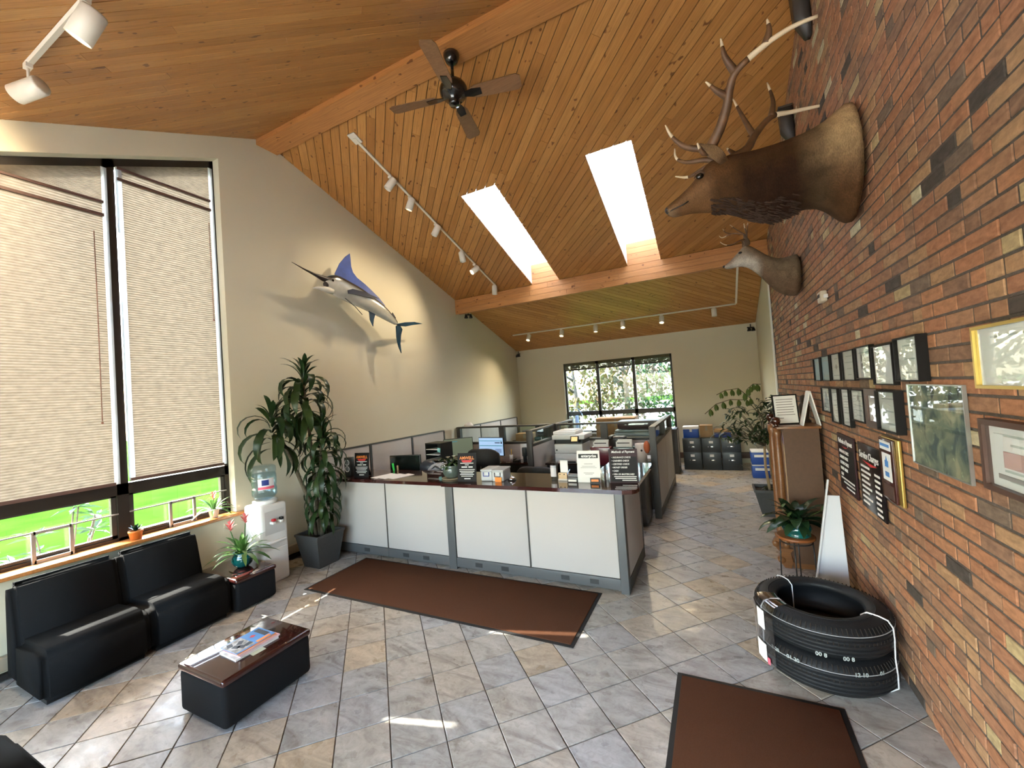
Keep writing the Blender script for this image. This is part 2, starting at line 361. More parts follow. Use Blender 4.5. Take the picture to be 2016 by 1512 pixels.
# ceiling boards, laid at 45 degrees, chevroned at the ridge and again behind the lower beam
SK = [(-3.36, -2.745), (-1.35, -.74)]; SY0, SY1 = 5.465, 8.12
ce = MB(); TH = .03
def slab(y0, y1, x0=XL-.27, x1=XR+.25, t=.2):
    ce.add([(x, y, roof(y+(1e-6 if y == y0 else -1e-6))+TH+dz) for dz in (0, t) for x, y in ((x0, y0), (x1, y0), (x1, y1), (x0, y1))], [(3, 2, 1, 0), (4, 5, 6, 7), (0, 1, 5, 4), (1, 2, 6, 5), (2, 3, 7, 6), (3, 0, 4, 7)])
slab(YF-.6, RY); slab(RY, SY0-.051); slab(SY1+.064, YB+.6)
for x0, x1 in ((XL-.27, SK[0][0]-.051), (SK[0][1]+.051, SK[1][0]-.051), (SK[1][1]+.051, XR+.25)): slab(SY0-.051, SY1+.064, x0, x1)
ceiling = ce.build('ceiling', 'void_dark', kind='structure', fix=False)
planks = []
def lay(yo, sgn_y, slope, regions, mirror):
    """boards on one slope: a = x, b = distance along the slope from y = yo"""
    L = math.sqrt(1+slope*slope)
    e2 = Vector((0, sgn_y/L, -slope/L)); e1 = Vector((1, 0, 0)); nrm = Vector((0, -sgn_y*slope/L, -1/L)); org = Vector((0, yo, roof(yo)))
    d = (r2, r2*mirror); pv = (-r2*mirror, r2); WP = .115; gap = .0075
    d3 = e1*d[0]+e2*d[1]; p3 = e1*pv[0]+e2*pv[1]
    zax = d3.cross(p3); flip = -1 if zax.dot(nrm) < 0 else 1
    for k in range(-90, 90):
        v0 = k*WP; u = -12+random.uniform(0, 3)
        while u < 12:
            u1 = u+random.uniform(1.1, 3.6); g = gap/2
            q = [(u+.001, v0+g), (u1-.001, v0+g), (u1-.001, v0+WP-g), (u+.001, v0+WP-g)]; u = u1
            ab = [(U*d[0]+V*pv[0], U*d[1]+V*pv[1]) for U, V in q]
            polys = [c for c in (clip(ab, *r) for r in regions) if len(c) > 2 and poly_area(c) > 2e-4]
            if not polys: continue
            mb = MB(); size = 0
            for c in polys:
                size += shown([org+e1*a+e2*b for a, b in c])
                uv = [(a*d[0]+b*d[1], a*pv[0]+b*pv[1]) for a, b in c]; n = len(uv)
                z0, z1 = (0, -flip*.022)
                mb.add([(*p, z0) for p in uv]+[(*p, z1) for p in uv], [tuple(range(n))]+[(i, (i+1) % n, n+(i+1) % n, n+i) for i in range(n)])
            Mx = Matrix.Identity(4)
            for r in range(3): Mx[r][0] = d3[r]; Mx[r][1] = p3[r]; Mx[r][2] = zax[r]; Mx[r][3] = org[r]
            planks.append((size, mb, Mx))
lay(RY, -1, SL, [(XL, XR, 0, (RY-YF)*math.sqrt(1+SL*SL))], -1)
LR = math.sqrt(1+SR*SR); sy = lambda y: (y-RY)*LR
lay(RY, 1, SR, [(XL, XR, 0, sy(SY0)), (XL, SK[0][0], sy(SY0), sy(SY1)), (SK[0][1], SK[1][0], sy(SY0), sy(SY1)), (SK[1][1], XR, sy(SY0), sy(SY1))], -1)
lay(SY1, 1, SR, [(XL, XR, (8.3-SY1)*LR, (YB-SY1)*LR)], 1)
planks.sort(key=lambda t: -t[0]); rest = {}
for n, (size, mb, Mx) in enumerate(planks):
    if n < 298 and size > 0:
        me = mb.mesh('plank'); me.materials.append(MATS['cedar_plank']); inst(me, 'plank', ceiling, M=Mx)
    else:
        key = tuple(round(c, 3) for r in Mx for c in r); rest.setdefault(key, (MB(), Mx))[0].add(mb.v, mb.f)
for mb, Mx in rest.values():
    o = mb.build('farther_planks', 'cedar_plank', ceiling, fix=False, kind='stuff'); o.matrix_local = Mx
# beams
bm_ = MB().box((0, 3.50, 5.665), (XR-XL, 3.80, 5.85)).build('trim_2', 'cedar_beam', kind='structure', loc=(XL, 0, 0))
lb = MB().box((XL, 8.125, 4.02), (XR, 8.3, roof(8.3)+.02)).build('trim_3', 'cedar_beam', kind='structure')
for z0, z1 in ((4.0, 4.112), (4.116, 4.225), (4.229, 4.337)):
    x = XL
    while x < XR:
        x1 = min(XR, x+random.uniform(1.4, 3)); bx('board', (0, 8.108, z0), (x1-x-.002, 8.124, z1), 'cedar_beam', lb, loc=(x, 0, 0)); x = x1
# skylights: white wells, boarded lower end, milky panes
translucent('milky_acrylic', (.85, .87, .9), (.86, .9, .95), .62, .10)
for n, (x0, x1) in enumerate(SK):
    sk = thing('window_%d' % (n+1), ((x0+x1)/2, 6.8, 4.8), kind='structure'); c = Vector((-(x0+x1)/2, -6.8, -4.8)); T = Matrix.Translation(c)
    z0a, z1a = roof(SY0), roof(SY1); D = .43
    def quad(a, b, z00, z01, th, nm, m):
        mb = MB(); mb.add([(a[0], a[1], z00[0]), (b[0], b[1], z00[1]), (b[0], b[1], z01[1]), (a[0], a[1], z01[0])]+[(a[0]+th[0], a[1]+th[1], z00[0]), (b[0]+th[0], b[1]+th[1], z00[1]), (b[0]+th[0], b[1]+th[1], z01[1]), (a[0]+th[0], a[1]+th[1], z01[0])],
            [(0, 1, 2, 3), (7, 6, 5, 4), (0, 4, 5, 1), (1, 5, 6, 2), (2, 6, 7, 3), (3, 7, 4, 0)], M=T); return mb.build(nm, m, sk)
    quad((x0, SY0), (x0, SY1), (z0a+.025, z1a+.025), (z0a+D, z1a+D), (-.05, 0), 'well_side', 'white_paint')
    quad((x1, SY0), (x1, SY1), (z0a+.025, z1a+.025), (z0a+D, z1a+D), (.05, 0), 'well_side', 'white_paint')
    quad((x0-.05, SY0), (x1+.05, SY0), (z0a+.03, z0a+.03), (z0a+D, z0a+D), (0, -.05), 'well_end', 'white_paint')
    quad((x0-.05, SY1+.012), (x1+.05, SY1+.012), (z1a, z1a), (z1a+D, z1a+D), (0, .05), 'well_end', 'cedar_beam')
    for i in range(4):
        o = bx('board', (0, 0, 0), (x1-x0-.002, .012, .103), 'cedar_beam', sk, loc=(x0+c.x+.001, SY1+c.y, z1a+c.z+.004+.107*i))
    mb = MB(); mb.add([(x, y, roof(y)+D+dz) for dz in (0, .012) for x, y in ((x0-.05, SY0-.05), (x1+.05, SY0-.05), (x1+.05, SY1+.06), (x0-.05, SY1+.06))], [(3, 2, 1, 0), (4, 5, 6, 7), (0, 1, 5, 4), (1, 2, 6, 5), (2, 3, 7, 6), (3, 0, 4, 7)], M=T)
    mb.build('pane', 'milky_acrylic', sk)
# ------------------------------------------------------------------ windows, shades, the ground outside
glass('window_glass', (.97, .99, .98), .8)
mat('bronze_sash', (.05, .045, .04), .35, metal=.3); mat('alu_sash', (.30, .28, .26), .4, metal=.4)
WX = -5.52
def bars(mb, rects, x0, x1):
    for y0, y1, z0, z1 in rects: mb.box((x0, y0, z0), (x1, y1, z1))
for n, (y0, y1, rA, rB) in enumerate(((.95, 1.985, 4.28, 4.13), (1.985, 3.0, 4.69, 4.56))):
    yc = (y0+y1)/2; wn = thing('window_%d' % (n+3), (WX, yc, 0), kind='structure'); T = Matrix.Translation((-WX, -yc, 0))
    a, b = (y0, y1-.045) if n == 0 else (y0+.045, y1-.045)
    mb = MB()
    mb.box((WX-.04, y0, SZ), (WX+.05, a+.001, head(y0)), T) if n else None
    mb.prism([(b, SZ), (y1, SZ), (y1, head(y1)), (b, head(b))], 0, WX-.04, WX+.05, T)
    mb.prism([(y0, head(y0)-.09), (y1, head(y1)-.09), (y1, head(y1)), (y0, head(y0))], 0, WX-.04, WX+.05, T)
    mb.box((WX-.04, y0, 1.29), (WX+.05, y1, 1.40), T); mb.box((WX-.04, y0, SZ), (WX+.05, y1, SZ+.03), T)
    if n == 0: mb.box((WX-.04, y0, SZ), (WX+.05, y0+.05, head(y0)), T); a += .05
    mb.build('frame', 'dark_bronze', wn)
    MB().prism([(a, 1.40), (b, 1.40), (b, head(b)-.09), (a, head(a)-.09)], 0, WX-.012, WX-.004, T).build('pane', 'window_glass', wn)
    s = MB(); sa, sb = a+.004, b-.004
    bars(s, ((sa, sb, SZ+.03, SZ+.06), (sa, sb, 1.272, 1.29), (sa, sa+.04, SZ+.03, 1.29), (sb-.04, sb, SZ+.03, 1.29)), WX-.02, WX+.03)
    for v in range(len(s.v)): s.v[v] = tuple(T @ Vector(s.v[v]))
    so_ = s.build('sash', 'bronze_sash', wn)
    MB().box((WX-.002, sa+.04, SZ+.06), (WX+.004, sb-.04, 1.272), T).build('pane', 'window_glass', so_)
    g = MB(); c1, c2 = (1.36, 1.60) if n == 0 else (2.375, 2.605)
    g.box((WX+.055, a, 1.10), (WX+.065, b, 1.112), T)
    for yy in (c1, c2): g.box((WX+.05, yy-.013, SZ+.0), (WX+.075, yy+.013, 1.115), T)
    g.box((WX+.05, c1, 1.09), (WX+.075, c2, 1.115), T); g.box((WX+.05, c1, SZ), (WX+.075, c2, SZ+.03), T)
    g.build('guard_bar', 'alu_sash', wn)
bx('trim_4', (-5.62, W0-.02, SZ-.035), (XL+.085, W1+.08, SZ), 'sill_wood', r=.006, kind='structure')
# pleated fabric shades
def shade_mat():
    m = translucent('pleated_fabric', (.42, .35, .27), (.045, .040, .033), .5); t = m.node_tree
    pos = node(t, 'ShaderNodeNewGeometry').outputs['Position']
    f = ramp(t, noise(t, mapping(t, pos, (1, 7, 14)), 2, 6), [(.3, (.62, .61, .60)), (.7, (1.12, 1.12, 1.12))])
    for n_, c in (('Diffuse BSDF', (.42, .35, .27)), ('Translucent BSDF', (.045, .040, .033))):
        nd = t.nodes[n_]; x = node(t, 'ShaderNodeMixRGB', blend_type='MULTIPLY'); x.inputs[0].default_value = .6; x.inputs[1].default_value = (*c, 1); t.links.new(f, x.inputs[2]); t.links.new(x.outputs[0], nd.inputs[0])
shade_mat()
translucent('light_slit_white', (.7, .72, .75), (.42, .45, .48), .6); mat('shade_rail', (.10, .055, .045), .5); mat('shade_cord', (.22, .1, .07), .7)  # first: translucent white in place of the light gaps beside the shades
def pleats(mb, y0, y1, za, zb, T, pitch=.025, x=-5.455, dep=.003, top=None):
    """top: height of the upper edge as a function of y when it slopes"""
    n = max(2, int((zb-za)/pitch)*2); vs = []; fs = []
    for i in range(n+1):
        z = za+(zb-za)*i/n; xx = x+(dep if i % 2 else -dep)
        for y in (y0, y1):
            zz = za+(top(y)-za)*i/n if top else z
            vs.append((xx, y, zz))
    for i in range(n): fs.append((2*i, 2*i+1, 2*i+3, 2*i+2))
    mb.add(vs, fs, M=T)
for n, (y0, y1, rA, rB, zb, lab) in enumerate(((1.008, 1.93, 4.28, 4.13, 1.425, 'tan pleated window shade drawn low, in the bay nearer the corner sofa'), (2.042, 2.942, 4.69, 4.56, 1.445, 'tan pleated window shade drawn low, in the bay beside the marlin wall'))):
    yc = (y0+y1)/2; t = thing('pleated_shade', (-5.455, yc, zb), lab, 'window shade', group='pleated shades of the gable window'); T = Matrix.Translation((5.455, -yc, -zb))
    gp = .012
    mb = MB(); pleats(mb, y0+gp+.03, y1-gp, zb, rB, T); mb.build('fabric', 'pleated_fabric', t, fix=False)
    mb = MB(); pleats(mb, y0+gp, y1-gp, rB+.03, rA-.012, T); mb.build('fabric', 'pleated_fabric', t, fix=False)
    mb = MB(); pleats(mb, y0+gp*.5, y1-gp*.5, rA+.012, 0, T, .045, top=lambda y: head(y)-.10); 
    if 1:
        mb = MB(); n2 = 44; vs = []; fs = []
        for i in range(n2+1):
            xx = -5.455+(.0028 if i % 2 else -.0028)
            for y in (y0+.01, y1-.01): zz0 = rA+.012; vs.append((xx, y, zz0+(head(y)-.085-zz0)*i/n2))
        for i in range(n2): fs.append((2*i, 2*i+1, 2*i+3, 2*i+2))
        mb.add(vs, fs, M=T).build('sloped_fabric', 'pleated_fabric', t, fix=False)
    for z, h in ((zb-.03, .03), (rB, .028), (rA-.012, .022)): MB().box((-5.472, y0+.004, z), (-5.438, y1-.004, z+h), T).build('rail', 'shade_rail', t)
    for yg, (o0, o1) in ((y0-.006, (3.12, 3.54) if n == 0 else (3.28, 4.0)), (y1-.012, (9, 9))):      # added strips: stand in for bright slits, block sun except one gap
        ztop = head(yg)-.085
        for za, zc in ((zb-.02, min(o0, ztop)), (o1, ztop)):
            if zc > za+.05: MB().box((-5.46, yg, za), (-5.452, yg+(.050 if yg < (y0+y1)/2 else .046), zc), T).build('light_slit_strip', 'light_slit_white', t)
    if n == 0: MB().tube([(-5.43, 1.84, 3.95), (-5.428, 1.842, 3.2), (-5.43, 1.84, 2.05)], .004, 6, M=T).ball((-5.43, 1.84, 2.03), .012, 8, M=T).build('cord', 'shade_cord', t)
    else: MB().tube([(-5.43, 2.90, 4.4), (-5.43, 2.90, 3.2)], .004, 6, M=T).ball((-5.43, 2.9, 3.19), .012, 8, M=T).build('cord', 'shade_cord', t)
# back window
wn = thing('window_5', ((BX0+BX1)/2, YB+.08, BZ0), kind='structure'); T = Matrix.Translation((-(BX0+BX1)/2, -YB-.08, -BZ0)); y0, y1 = YB+.05, YB+.12
third = (BX1-BX0)/3; xs = [BX0+third*i for i in range(4)]
mb = MB()
mb.box((BX0, y0, BZ1-.07), (BX1, y1, BZ1), T).box((BX0, y0, 1.29), (BX1, y1, 1.41), T).box((BX0, y0, BZ0), (BX1, y1, BZ0+.06), T)
for i, x in enumerate(xs):
    wd = .055 if i in (0, 3) else .04
    mb.box((max(BX0, x-wd), y0, BZ0), (min(BX1, x+wd), y1, BZ1), T)
mb.build('frame', 'dark_bronze', wn)
for i in range(3):
    MB().box((xs[i]+.03, YB+.085, 1.41), (xs[i+1]-.03, YB+.09, BZ1-.07), T).build('pane', 'window_glass', wn)
    MB().box((xs[i]+.03, YB+.085, BZ0+.06), (xs[i+1]-.03, YB+.09, 1.29), T).build('pane', 'window_glass', wn)
bx('trim_5', (BX0, YB-.04, BZ0-.03), (BX1, YB+.06, BZ0+.002), 'white_paint', kind='structure')
mat('olive_fabric', (.075, .07, .035), .8)
labs = ('left', 'middle', 'right')
for i in range(3):
    x0, x1 = xs[i]+.045, xs[i+1]-.045
    t = thing('raised_shade', ((x0+x1)/2, YB+.02, BZ1-.22), 'olive shade gathered up at the top of the %s pane of the rear window' % labs[i], 'window shade', group='raised shades of the rear window')
    for k in range(5): MB().rbox((-(x1-x0)/2, -.03, .03+k*.024), ((x1-x0)/2, .028, .05+k*.024), .008, 2).build('fold', 'olive_fabric', t)
    MB().box((-(x1-x0)/2, -.032, 0), ((x1-x0)/2, .03, .028)).build('rail', 'dark_bronze', t); MB().box((-(x1-x0)/2, -.03, .15), ((x1-x0)/2, .03, .215)).build('valance', 'olive_fabric', t)
# unseen storefront, assumed behind the photographer so daylight enters there
wn = thing('window_6', (-2.2, YF-.12, 0), kind='structure'); mb = MB()
for x in (-2.78, -1.4, 0, 1.4, 2.76): mb.box((x-.03, -.04, .1), (x+.03, .04, 2.75))
mb.box((-2.8, -.04, .1), (2.8, .04, .16)).box((-2.8, -.04, 2.69), (2.8, .04, 2.75)).build('frame', 'dark_bronze', wn)
for i in range(4): MB().box((-2.75+1.39*i, -.004, .16), (-1.43+1.39*i, .004, 2.69)).build('pane', 'window_glass', wn)
# outside: lawn, walk, road, trees, shrubs
mat('lawn', (.020, .058, .006), .95, vary=.35, vscale=.7, world=True, spec=0); mat('concrete', (.22, .22, .21), .9, vary=.1, spec=0); mat('bark', (.10, .085, .07), .9, vary=.3)
bx('lawn', (-60, -60, -.35), (60, 80, -.12), 'lawn', label='mown bright green lawn outside the windows', cat='lawn', kind='stuff')
bx('driveway', (-10.5, 3.9, -.119), (-8.3, 9.5, -.105), 'concrete', label='pale concrete walk outside the gable window', cat='walkway')
bx('road', (-40, 20.0, -.119), (40, 58, -.10), 'concrete', label='pale paved lot beyond the rear window', cat='road')
bx('bounce_slab', (-14, -16, -.119), (10, -2.5, -.06), mat('pale_concrete', (.52, .50, .46), .9, vary=.08), label='added unseen pale concrete slab bouncing sunlight onto the ceiling', cat='bounce surface')  # unseen slab, added to bounce sunlight up to the ceiling
def leaf_mat(name, cols, rough=.5, tl=.25):
    m = bpy.data.materials.new(name); m.use_nodes = True; t = m.node_tree; b = t.nodes['Principled BSDF']; b.inputs['Roughness'].default_value = rough; b.inputs['Specular IOR Level'].default_value = .3
    c = ramp(t, rand_value(t), cols); t.links.new(c, b.inputs['Base Color'])
    if tl:
        tr = node(t, 'ShaderNodeBsdfTranslucent'); t.links.new(c, tr.inputs[0]); mx = node(t, 'ShaderNodeMixShader'); mx.inputs[0].default_value = tl
        t.links.new(b.outputs[0], mx.inputs[1]); t.links.new(tr.outputs[0], mx.inputs[2]); t.links.new(mx.outputs[0], t.nodes['Material Output'].inputs[0])
    MATS[name] = m
leaf_mat('tree_leaf_gold', [(0, (0.055, 0.0605, 0.011)), (.5, (0.0715, 0.0468, 0.011)), (1, (0.0275, 0.0495, 0.011))]); leaf_mat('tree_leaf_green', [(0, (0.0138, 0.0385, 0.0083)), (.5, (0.0275, 0.055, 0.0165)), (1, (0.0193, 0.0468, 0.0275))])
leaf_mat('tree_leaf_rust', [(0, (0.066, 0.033, 0.0165)), (.5, (0.033, 0.044, 0.0165)), (1, (0.0495, 0.0495, 0.022))])
def tree(x, y, h, r, m, lab, n=2600, seed=1):
    rr = random.Random(seed); t = thing('tree', (x, y, -.12), lab, 'tree', group='trees beyond the rear window')
    mb = MB().tube([(0, 0, 0), (.05, 0, h*.25), (-.05, .05, h*.5), (0, 0, h*.85)], [.16, .13, .09, .02], 8)
    for k in range(7):
        a = rr.uniform(0, 6.28); z = h*rr.uniform(.25, .6); L = r*rr.uniform(.5, .9)
        mb.tube([(0, 0, z), (math.cos(a)*L*.5, math.sin(a)*L*.5, z+L*.35), (math.cos(a)*L, math.sin(a)*L, z+L*.6)], [.06, .04, .015], 6)
    mb.build('trunk', 'bark', t); mb = MB()
    for k in range(n):
        while 1:
            p = Vector((rr.uniform(-1, 1), rr.uniform(-1, 1), rr.uniform(-1, 1)))
            if .35 < p.length < 1: break
        if math.sin(p.x*6+seed)*math.sin(p.y*5)*math.sin(p.z*7+1) < -.25: continue
        p = Vector((p.x*r, p.y*r, h*.52+p.z*h*.48)); s_ = rr.uniform(.06, .13)
        R = Euler((rr.uniform(0, 6), rr.uniform(0, 6), rr.uniform(0, 6))).to_matrix().to_4x4(); R.translation = p
        mb.add([(-s_, 0, 0), (0, -s_*.6, 0), (s_, 0, 0), (0, s_*.6, 0)], [(0, 1, 2, 3)], M=R)
    mb.build('foliage', m, t, fix=False, kind='stuff')
tree(-5.6, 17.5, 5.6, 2.2, 'tree_leaf_gold', 'golden green tree outside the left pane of the rear window', seed=2)
tree(-3.6, 18.6, 6.0, 2.0, 'tree_leaf_rust', 'reddish leaved tree outside the middle pane of the rear window', seed=3)
tree(-1.3, 17.8, 5.4, 1.9, 'tree_leaf_green', 'green leaved tree outside the right pane of the rear window', seed=4)
tree(-4.6, 29, 9, 4.2, 'tree_leaf_green', 'tall green tree far across the road, behind the golden tree', 2200, seed=5)
tree(1.5, 30, 9, 4.0, 'tree_leaf_gold', 'tall golden tree far across the road, at the right of the rear window', 2200, seed=6)
leaf_mat('shrub_leaf', [(0, (.03, .075, .03)), (1, (.06, .11, .05))], .4)
def shrub(x, y, h, lab, n, seed):
    rr = random.Random(seed); t = thing('shrub', (x, y, -.12), lab, 'shrub', group='shrubs under the gable window')
    me = None
    lf = MB().add([(0, 0, 0), (.11, -.028, .02), (.2, 0, .0), (.11, .028, .02)], [(0, 1, 2, 3)]).mesh('leaf'); lf.materials.append(MATS['shrub_leaf'])
    st = MB()
    for k in range(n):
        a = rr.uniform(0, 6.28); L = rr.uniform(.1, .32); tip = Vector((math.cos(a)*L, math.sin(a)*L, h*rr.uniform(.55, 1)))
        st.tube([(0, 0, 0), tip*.6, tip], .008, 5)
        for j in range(7): inst(lf, 'leaf', t, tip, (rr.uniform(-.4, .4), rr.uniform(-.5, .3), j*.9+a), (rr.uniform(.7, 1.1),)*3)
    st.build('stem', 'bark', t)
shrub(-6.35, 1.78, 1.30, 'broad leaved shrub showing behind the guard bar of the near lower pane', 9, 1)
shrub(-6.25, 1.12, 1.12, 'fine low shrub at the edge of the near lower pane', 10, 2)
# ------------------------------------------------------------------ waiting corner
def fabric(name, col, sc=260, rough=.9, bump=.25): return mat(name, col, rough, vary=.18, vscale=sc, bump=bump, bscale=sc*1.3, spec=.2, sheen=.15)
mat('black_weave', (.007, .0072, .008), .85, vary=.2, vscale=300, bump=.2, bscale=400, spec=.12); wood('cherry_laminate', [(0, (.040, .010, .009)), (1, (.050, .012, .010))], .08, knots=False, coat=.6)
mat('black_skirt', (.008, .008, .009), .85, bump=.2, bscale=300, spec=.2); mat('white_plastic', (.78, .78, .76), .35); mat('black_plastic', (.012, .012, .012), .4)
mat('grey_plastic', (.16, .17, .18), .5); mat('chrome', (.7, .7, .7), .15, metal=1); mat('soil', (.03, .02, .014), .95, vary=.4, vscale=60, bump=.6)
mat('paper', (.78, .77, .74), .8); mat('red_plastic', (.5, .02, .03), .4); mat('blue_plastic', (.02, .05, .35), .4)
def sofa_module(name, loc, rz, lab):
    """local: x = width .66 (centred), front at -y"""
    t = thing(name, loc, lab, 'sofa', rz, group='black armless sofa modules'); w_ = .327
    def prof(poly, nm, r=.05):
        bm = bmesh.new(); vs = [bm.verts.new((-w_, y, z)) for y, z in poly]; f = bm.faces.new(vs); ex = bmesh.ops.extrude_face_region(bm, geom=[f])
        bmesh.ops.translate(bm, verts=[v for v in ex['geom'] if isinstance(v, bmesh.types.BMVert)], vec=(2*w_, 0, 0)); bmesh.ops.recalc_face_normals(bm, faces=bm.faces)
        bmesh.ops.bevel(bm, geom=[e for e in bm.edges if e.calc_face_angle(0) > .6], offset=r, segments=5, affect='EDGES')
        mb = MB(); bm.verts.index_update(); mb.add([v.co.copy() for v in bm.verts], [tuple(v.index for v in f.verts) for f in bm.faces], True); bm.free()
        return mb.build(nm, 'black_weave', t)
    prof([(-.365, .02), (-.365, .27), (-.355, .36), (-.30, .405), (-.2, .415), (.18, .385), (.18, .02)], 'seat', .045)
    prof([(.10, .05), (.13, .40), (.20, .68), (.23, .77), (.265, .805), (.32, .805), (.355, .775), (.365, .70), (.365, .05)], 'backrest', .042)
    bx('plinth', (-w_+.04, -.3, 0), (w_-.04, .33, .03), 'black_plastic', t)
    return t
sofa_module('sofa_module', (-4.845, 1.455, 0), PI/2, 'black armless sofa module nearest the corner, against the gable window')
sofa_module('sofa_module', (-4.86, 2.118, 0), PI/2, 'black armless sofa module beside the side table with the bromeliad')
sofa_module('sofa_module', (-3.27, .44, 0), PI, 'black upholstered sofa module only just showing in the near left corner')
def skirted_table(name, loc, sx, sy, h, lab, rz=0):
    t = thing(name, loc, lab, 'table', rz)
    MB().rbox((-sx/2, -sy/2, .012), (sx/2, sy/2, h-.035), .035, 4).build('skirted_body', 'black_skirt', t)
    MB().rbox((-sx/2-.006, -sy/2-.006, h-.05), (sx/2+.006, sy/2+.006, h), .022, 4).build('table_top', 'cherry_laminate', t)
    for i in (-1, 1):
        for j in (-1, 1): MB().cyl((i*(sx/2-.06), j*(sy/2-.06), 0), .02, .015, 10).build('foot', 'black_plastic', t)
    return t
skirted_table('coffee_table', (-3.205, 1.825, 0), .53, .63, .335, 'low black skirted coffee table with glossy cherry top and magazines')
skirted_table('side_table', (-4.84, 2.69, 0), .70, .42, .345, 'low black skirted side table at the end of the sofa, holding a bromeliad')
# magazines
mat('cover_pink', (.55, .30, .36), .35, vary=.5, vscale=14, hue=(.75, .7, .72)); mat('cover_white', (.70, .69, .68), .35, vary=.3, vscale=20)
mat('cover_blue', (.08, .27, .62), .3, vary=.15, vscale=4); mat('cover_orange', (.75, .25, .06), .4); mat('cover_grey', (.42, .42, .42), .35, vary=.6, vscale=22, hue=(.3, .28, .26)); mat('cover_dark', (.03, .035, .05), .4)
def magazine(name, loc, rz, sx, sy, th, m, lab):
    t = thing(name, loc, lab, 'magazine', rz, group='magazines on the coffee table')
    bx('pages', (-sx/2+.002, -sy/2+.002, .0015), (sx/2-.002, sy/2-.002, th-.001), 'paper', t); bx('cover', (-sx/2, -sy/2, th-.001), (sx/2, sy/2, th), m, t); bx('back_cover', (-sx/2, -sy/2, 0), (sx/2, sy/2, .0015), m, t); return t
ZT = .3355
magazine('magazine', (-3.17, 1.82, ZT), 1.52, .30, .215, .012, 'cover_white', 'pale magazine lying lowest on the coffee table')
magazine('magazine', (-3.165, 1.835, ZT+.0125), 1.58, .29, .21, .009, 'cover_pink', 'pink magazine second from the bottom of the coffee table pile')
magazine('magazine', (-3.185, 1.83, ZT+.022), 1.54, .275, .205, .007, 'cover_orange', 'orange edged magazine just under the blue magazine')
t = magazine('magazine', (-3.195, 1.825, ZT+.0295), 1.56, .275, .20, .006, 'cover_blue', 'top magazine with blue cover and grey machine picture')
bx('picture', (-.137, -.09, .0061), (-.005, .09, .0065), 'cover_grey', t); 
for x, y, a in ((-.045, .02, .7), (-.07, -.04, 2), (-.10, .05, 1.2), (-.03, -.05, .2), (-.09, -.01, 1.9)): bx('machine_print', (-.026, -.017, 0), (.026, .017, .0004), 'cover_dark', t, loc=(x, y, .0065), rot=(0, 0, a))
bx('title_strip', (.085, -.06, .0061), (.125, .08, .0066), 'cover_dark', t); bx('red_print', (.03, -.02, .0061), (.06, .01, .0066), 'red_plastic', t, rot=(0, 0, .5)); bx('yellow_strip', (.01, -.099, .0061), (.11, -.07, .0066), 'cover_orange', t)
bx('business_card', (-.045, -.026, 0), (.045, .026, .001), mat('card_cream', (.62, .66, .50), .6), label='pale business card beside the magazine pile', cat='card', loc=(-3.045, 1.80, ZT), rot=(0, 0, 1.5))
# leaves
def leaf_mesh(name, L, W, rise, droop, m, n=6, fold=.25, base=.25, tipw=.0, twist=0):
    vs = []; fs = []; x = z = 0; th = rise
    for i in range(n+1):
        s = i/n; wd = W*(base+(1-base)*math.sin(min(1, s*1.6)*PI/2)) * (1 if s < .55 else max(tipw, math.cos((s-.55)/.45*PI/2)**.8)) / 2
        nx, nz = -math.sin(th), math.cos(th)
        vs += [(x+nx*fold*wd, -wd, z+nz*fold*wd), (x, 0, z), (x+nx*fold*wd, wd, z+nz*fold*wd)]
        x += math.cos(th)*L/n; z += math.sin(th)*L/n; th -= droop/n
    for i in range(n):
        for k in range(2): fs.append((3*i+k, 3*i+k+1, 3*i+k+4, 3*i+k+3))
    mb = MB().add(vs, fs, True); me = mb.mesh(name); me.materials.append(MATS[m]); return me
leaf_mat('dracaena_leaf', [(0, (.012, .030, .010)), (.6, (.018, .042, .013)), (1, (.035, .06, .016))], .32, .12)
leaf_mat('bromeliad_leaf', [(0, (.035, .10, .02)), (.6, (.055, .13, .03)), (1, (.10, .18, .05))], .35, .25); leaf_mat('lily_leaf', [(0, (.010, .030, .014)), (1, (.022, .052, .02))], .25, .1)
leaf_mat('ficus_leaf', [(0, (.012, .028, .010)), (.7, (.02, .042, .014)), (1, (.04, .075, .015))], .3, .15); leaf_mat('frond_leaf', [(0, (.05, .085, .012)), (1, (.08, .12, .02))], .4, .25)
mat('cane', (.10, .075, .045), .85, vary=.3, vscale=40); mat('dark_planter', (.055, .053, .052), .6, vary=.12, vscale=50); mat('teal_glaze', (.004, .085, .078), .08, vary=.5, vscale=6, hue=(.008, .035, .035), coat=.5)
mat('bract_pink', (.62, .16, .16), .5); mat('terracotta_orange', (.55, .17, .03), .55); mat('white_ceramic', (.66, .60, .54), .5); mat('yellow_leaf', (.55, .45, .03), .5); mat('petal_white', (.75, .75, .6), .5)
def square_planter(t, a, b, h, rim=.03):
    mb = MB(); vs = []
    for r, z in ((b, 0), (a-.008, h-rim), (a, h-rim), (a, h), (a-.022, h), (a-.03, h-.05)): vs += [(-r, -r, z), (r, -r, z), (r, r, z), (-r, r, z)]
    fs = [(3, 2, 1, 0)]
    for i in range(5):
        for k in range(4): fs.append((4*i+k, 4*i+(k+1) % 4, 4*i+4+(k+1) % 4, 4*i+4+k))
    mb.add(vs, fs).build('planter', 'dark_planter', t, fix=False); bx('soil', (-a+.03, -a+.03, h-.07), (a-.03, a-.03, h-.045), 'soil', t)
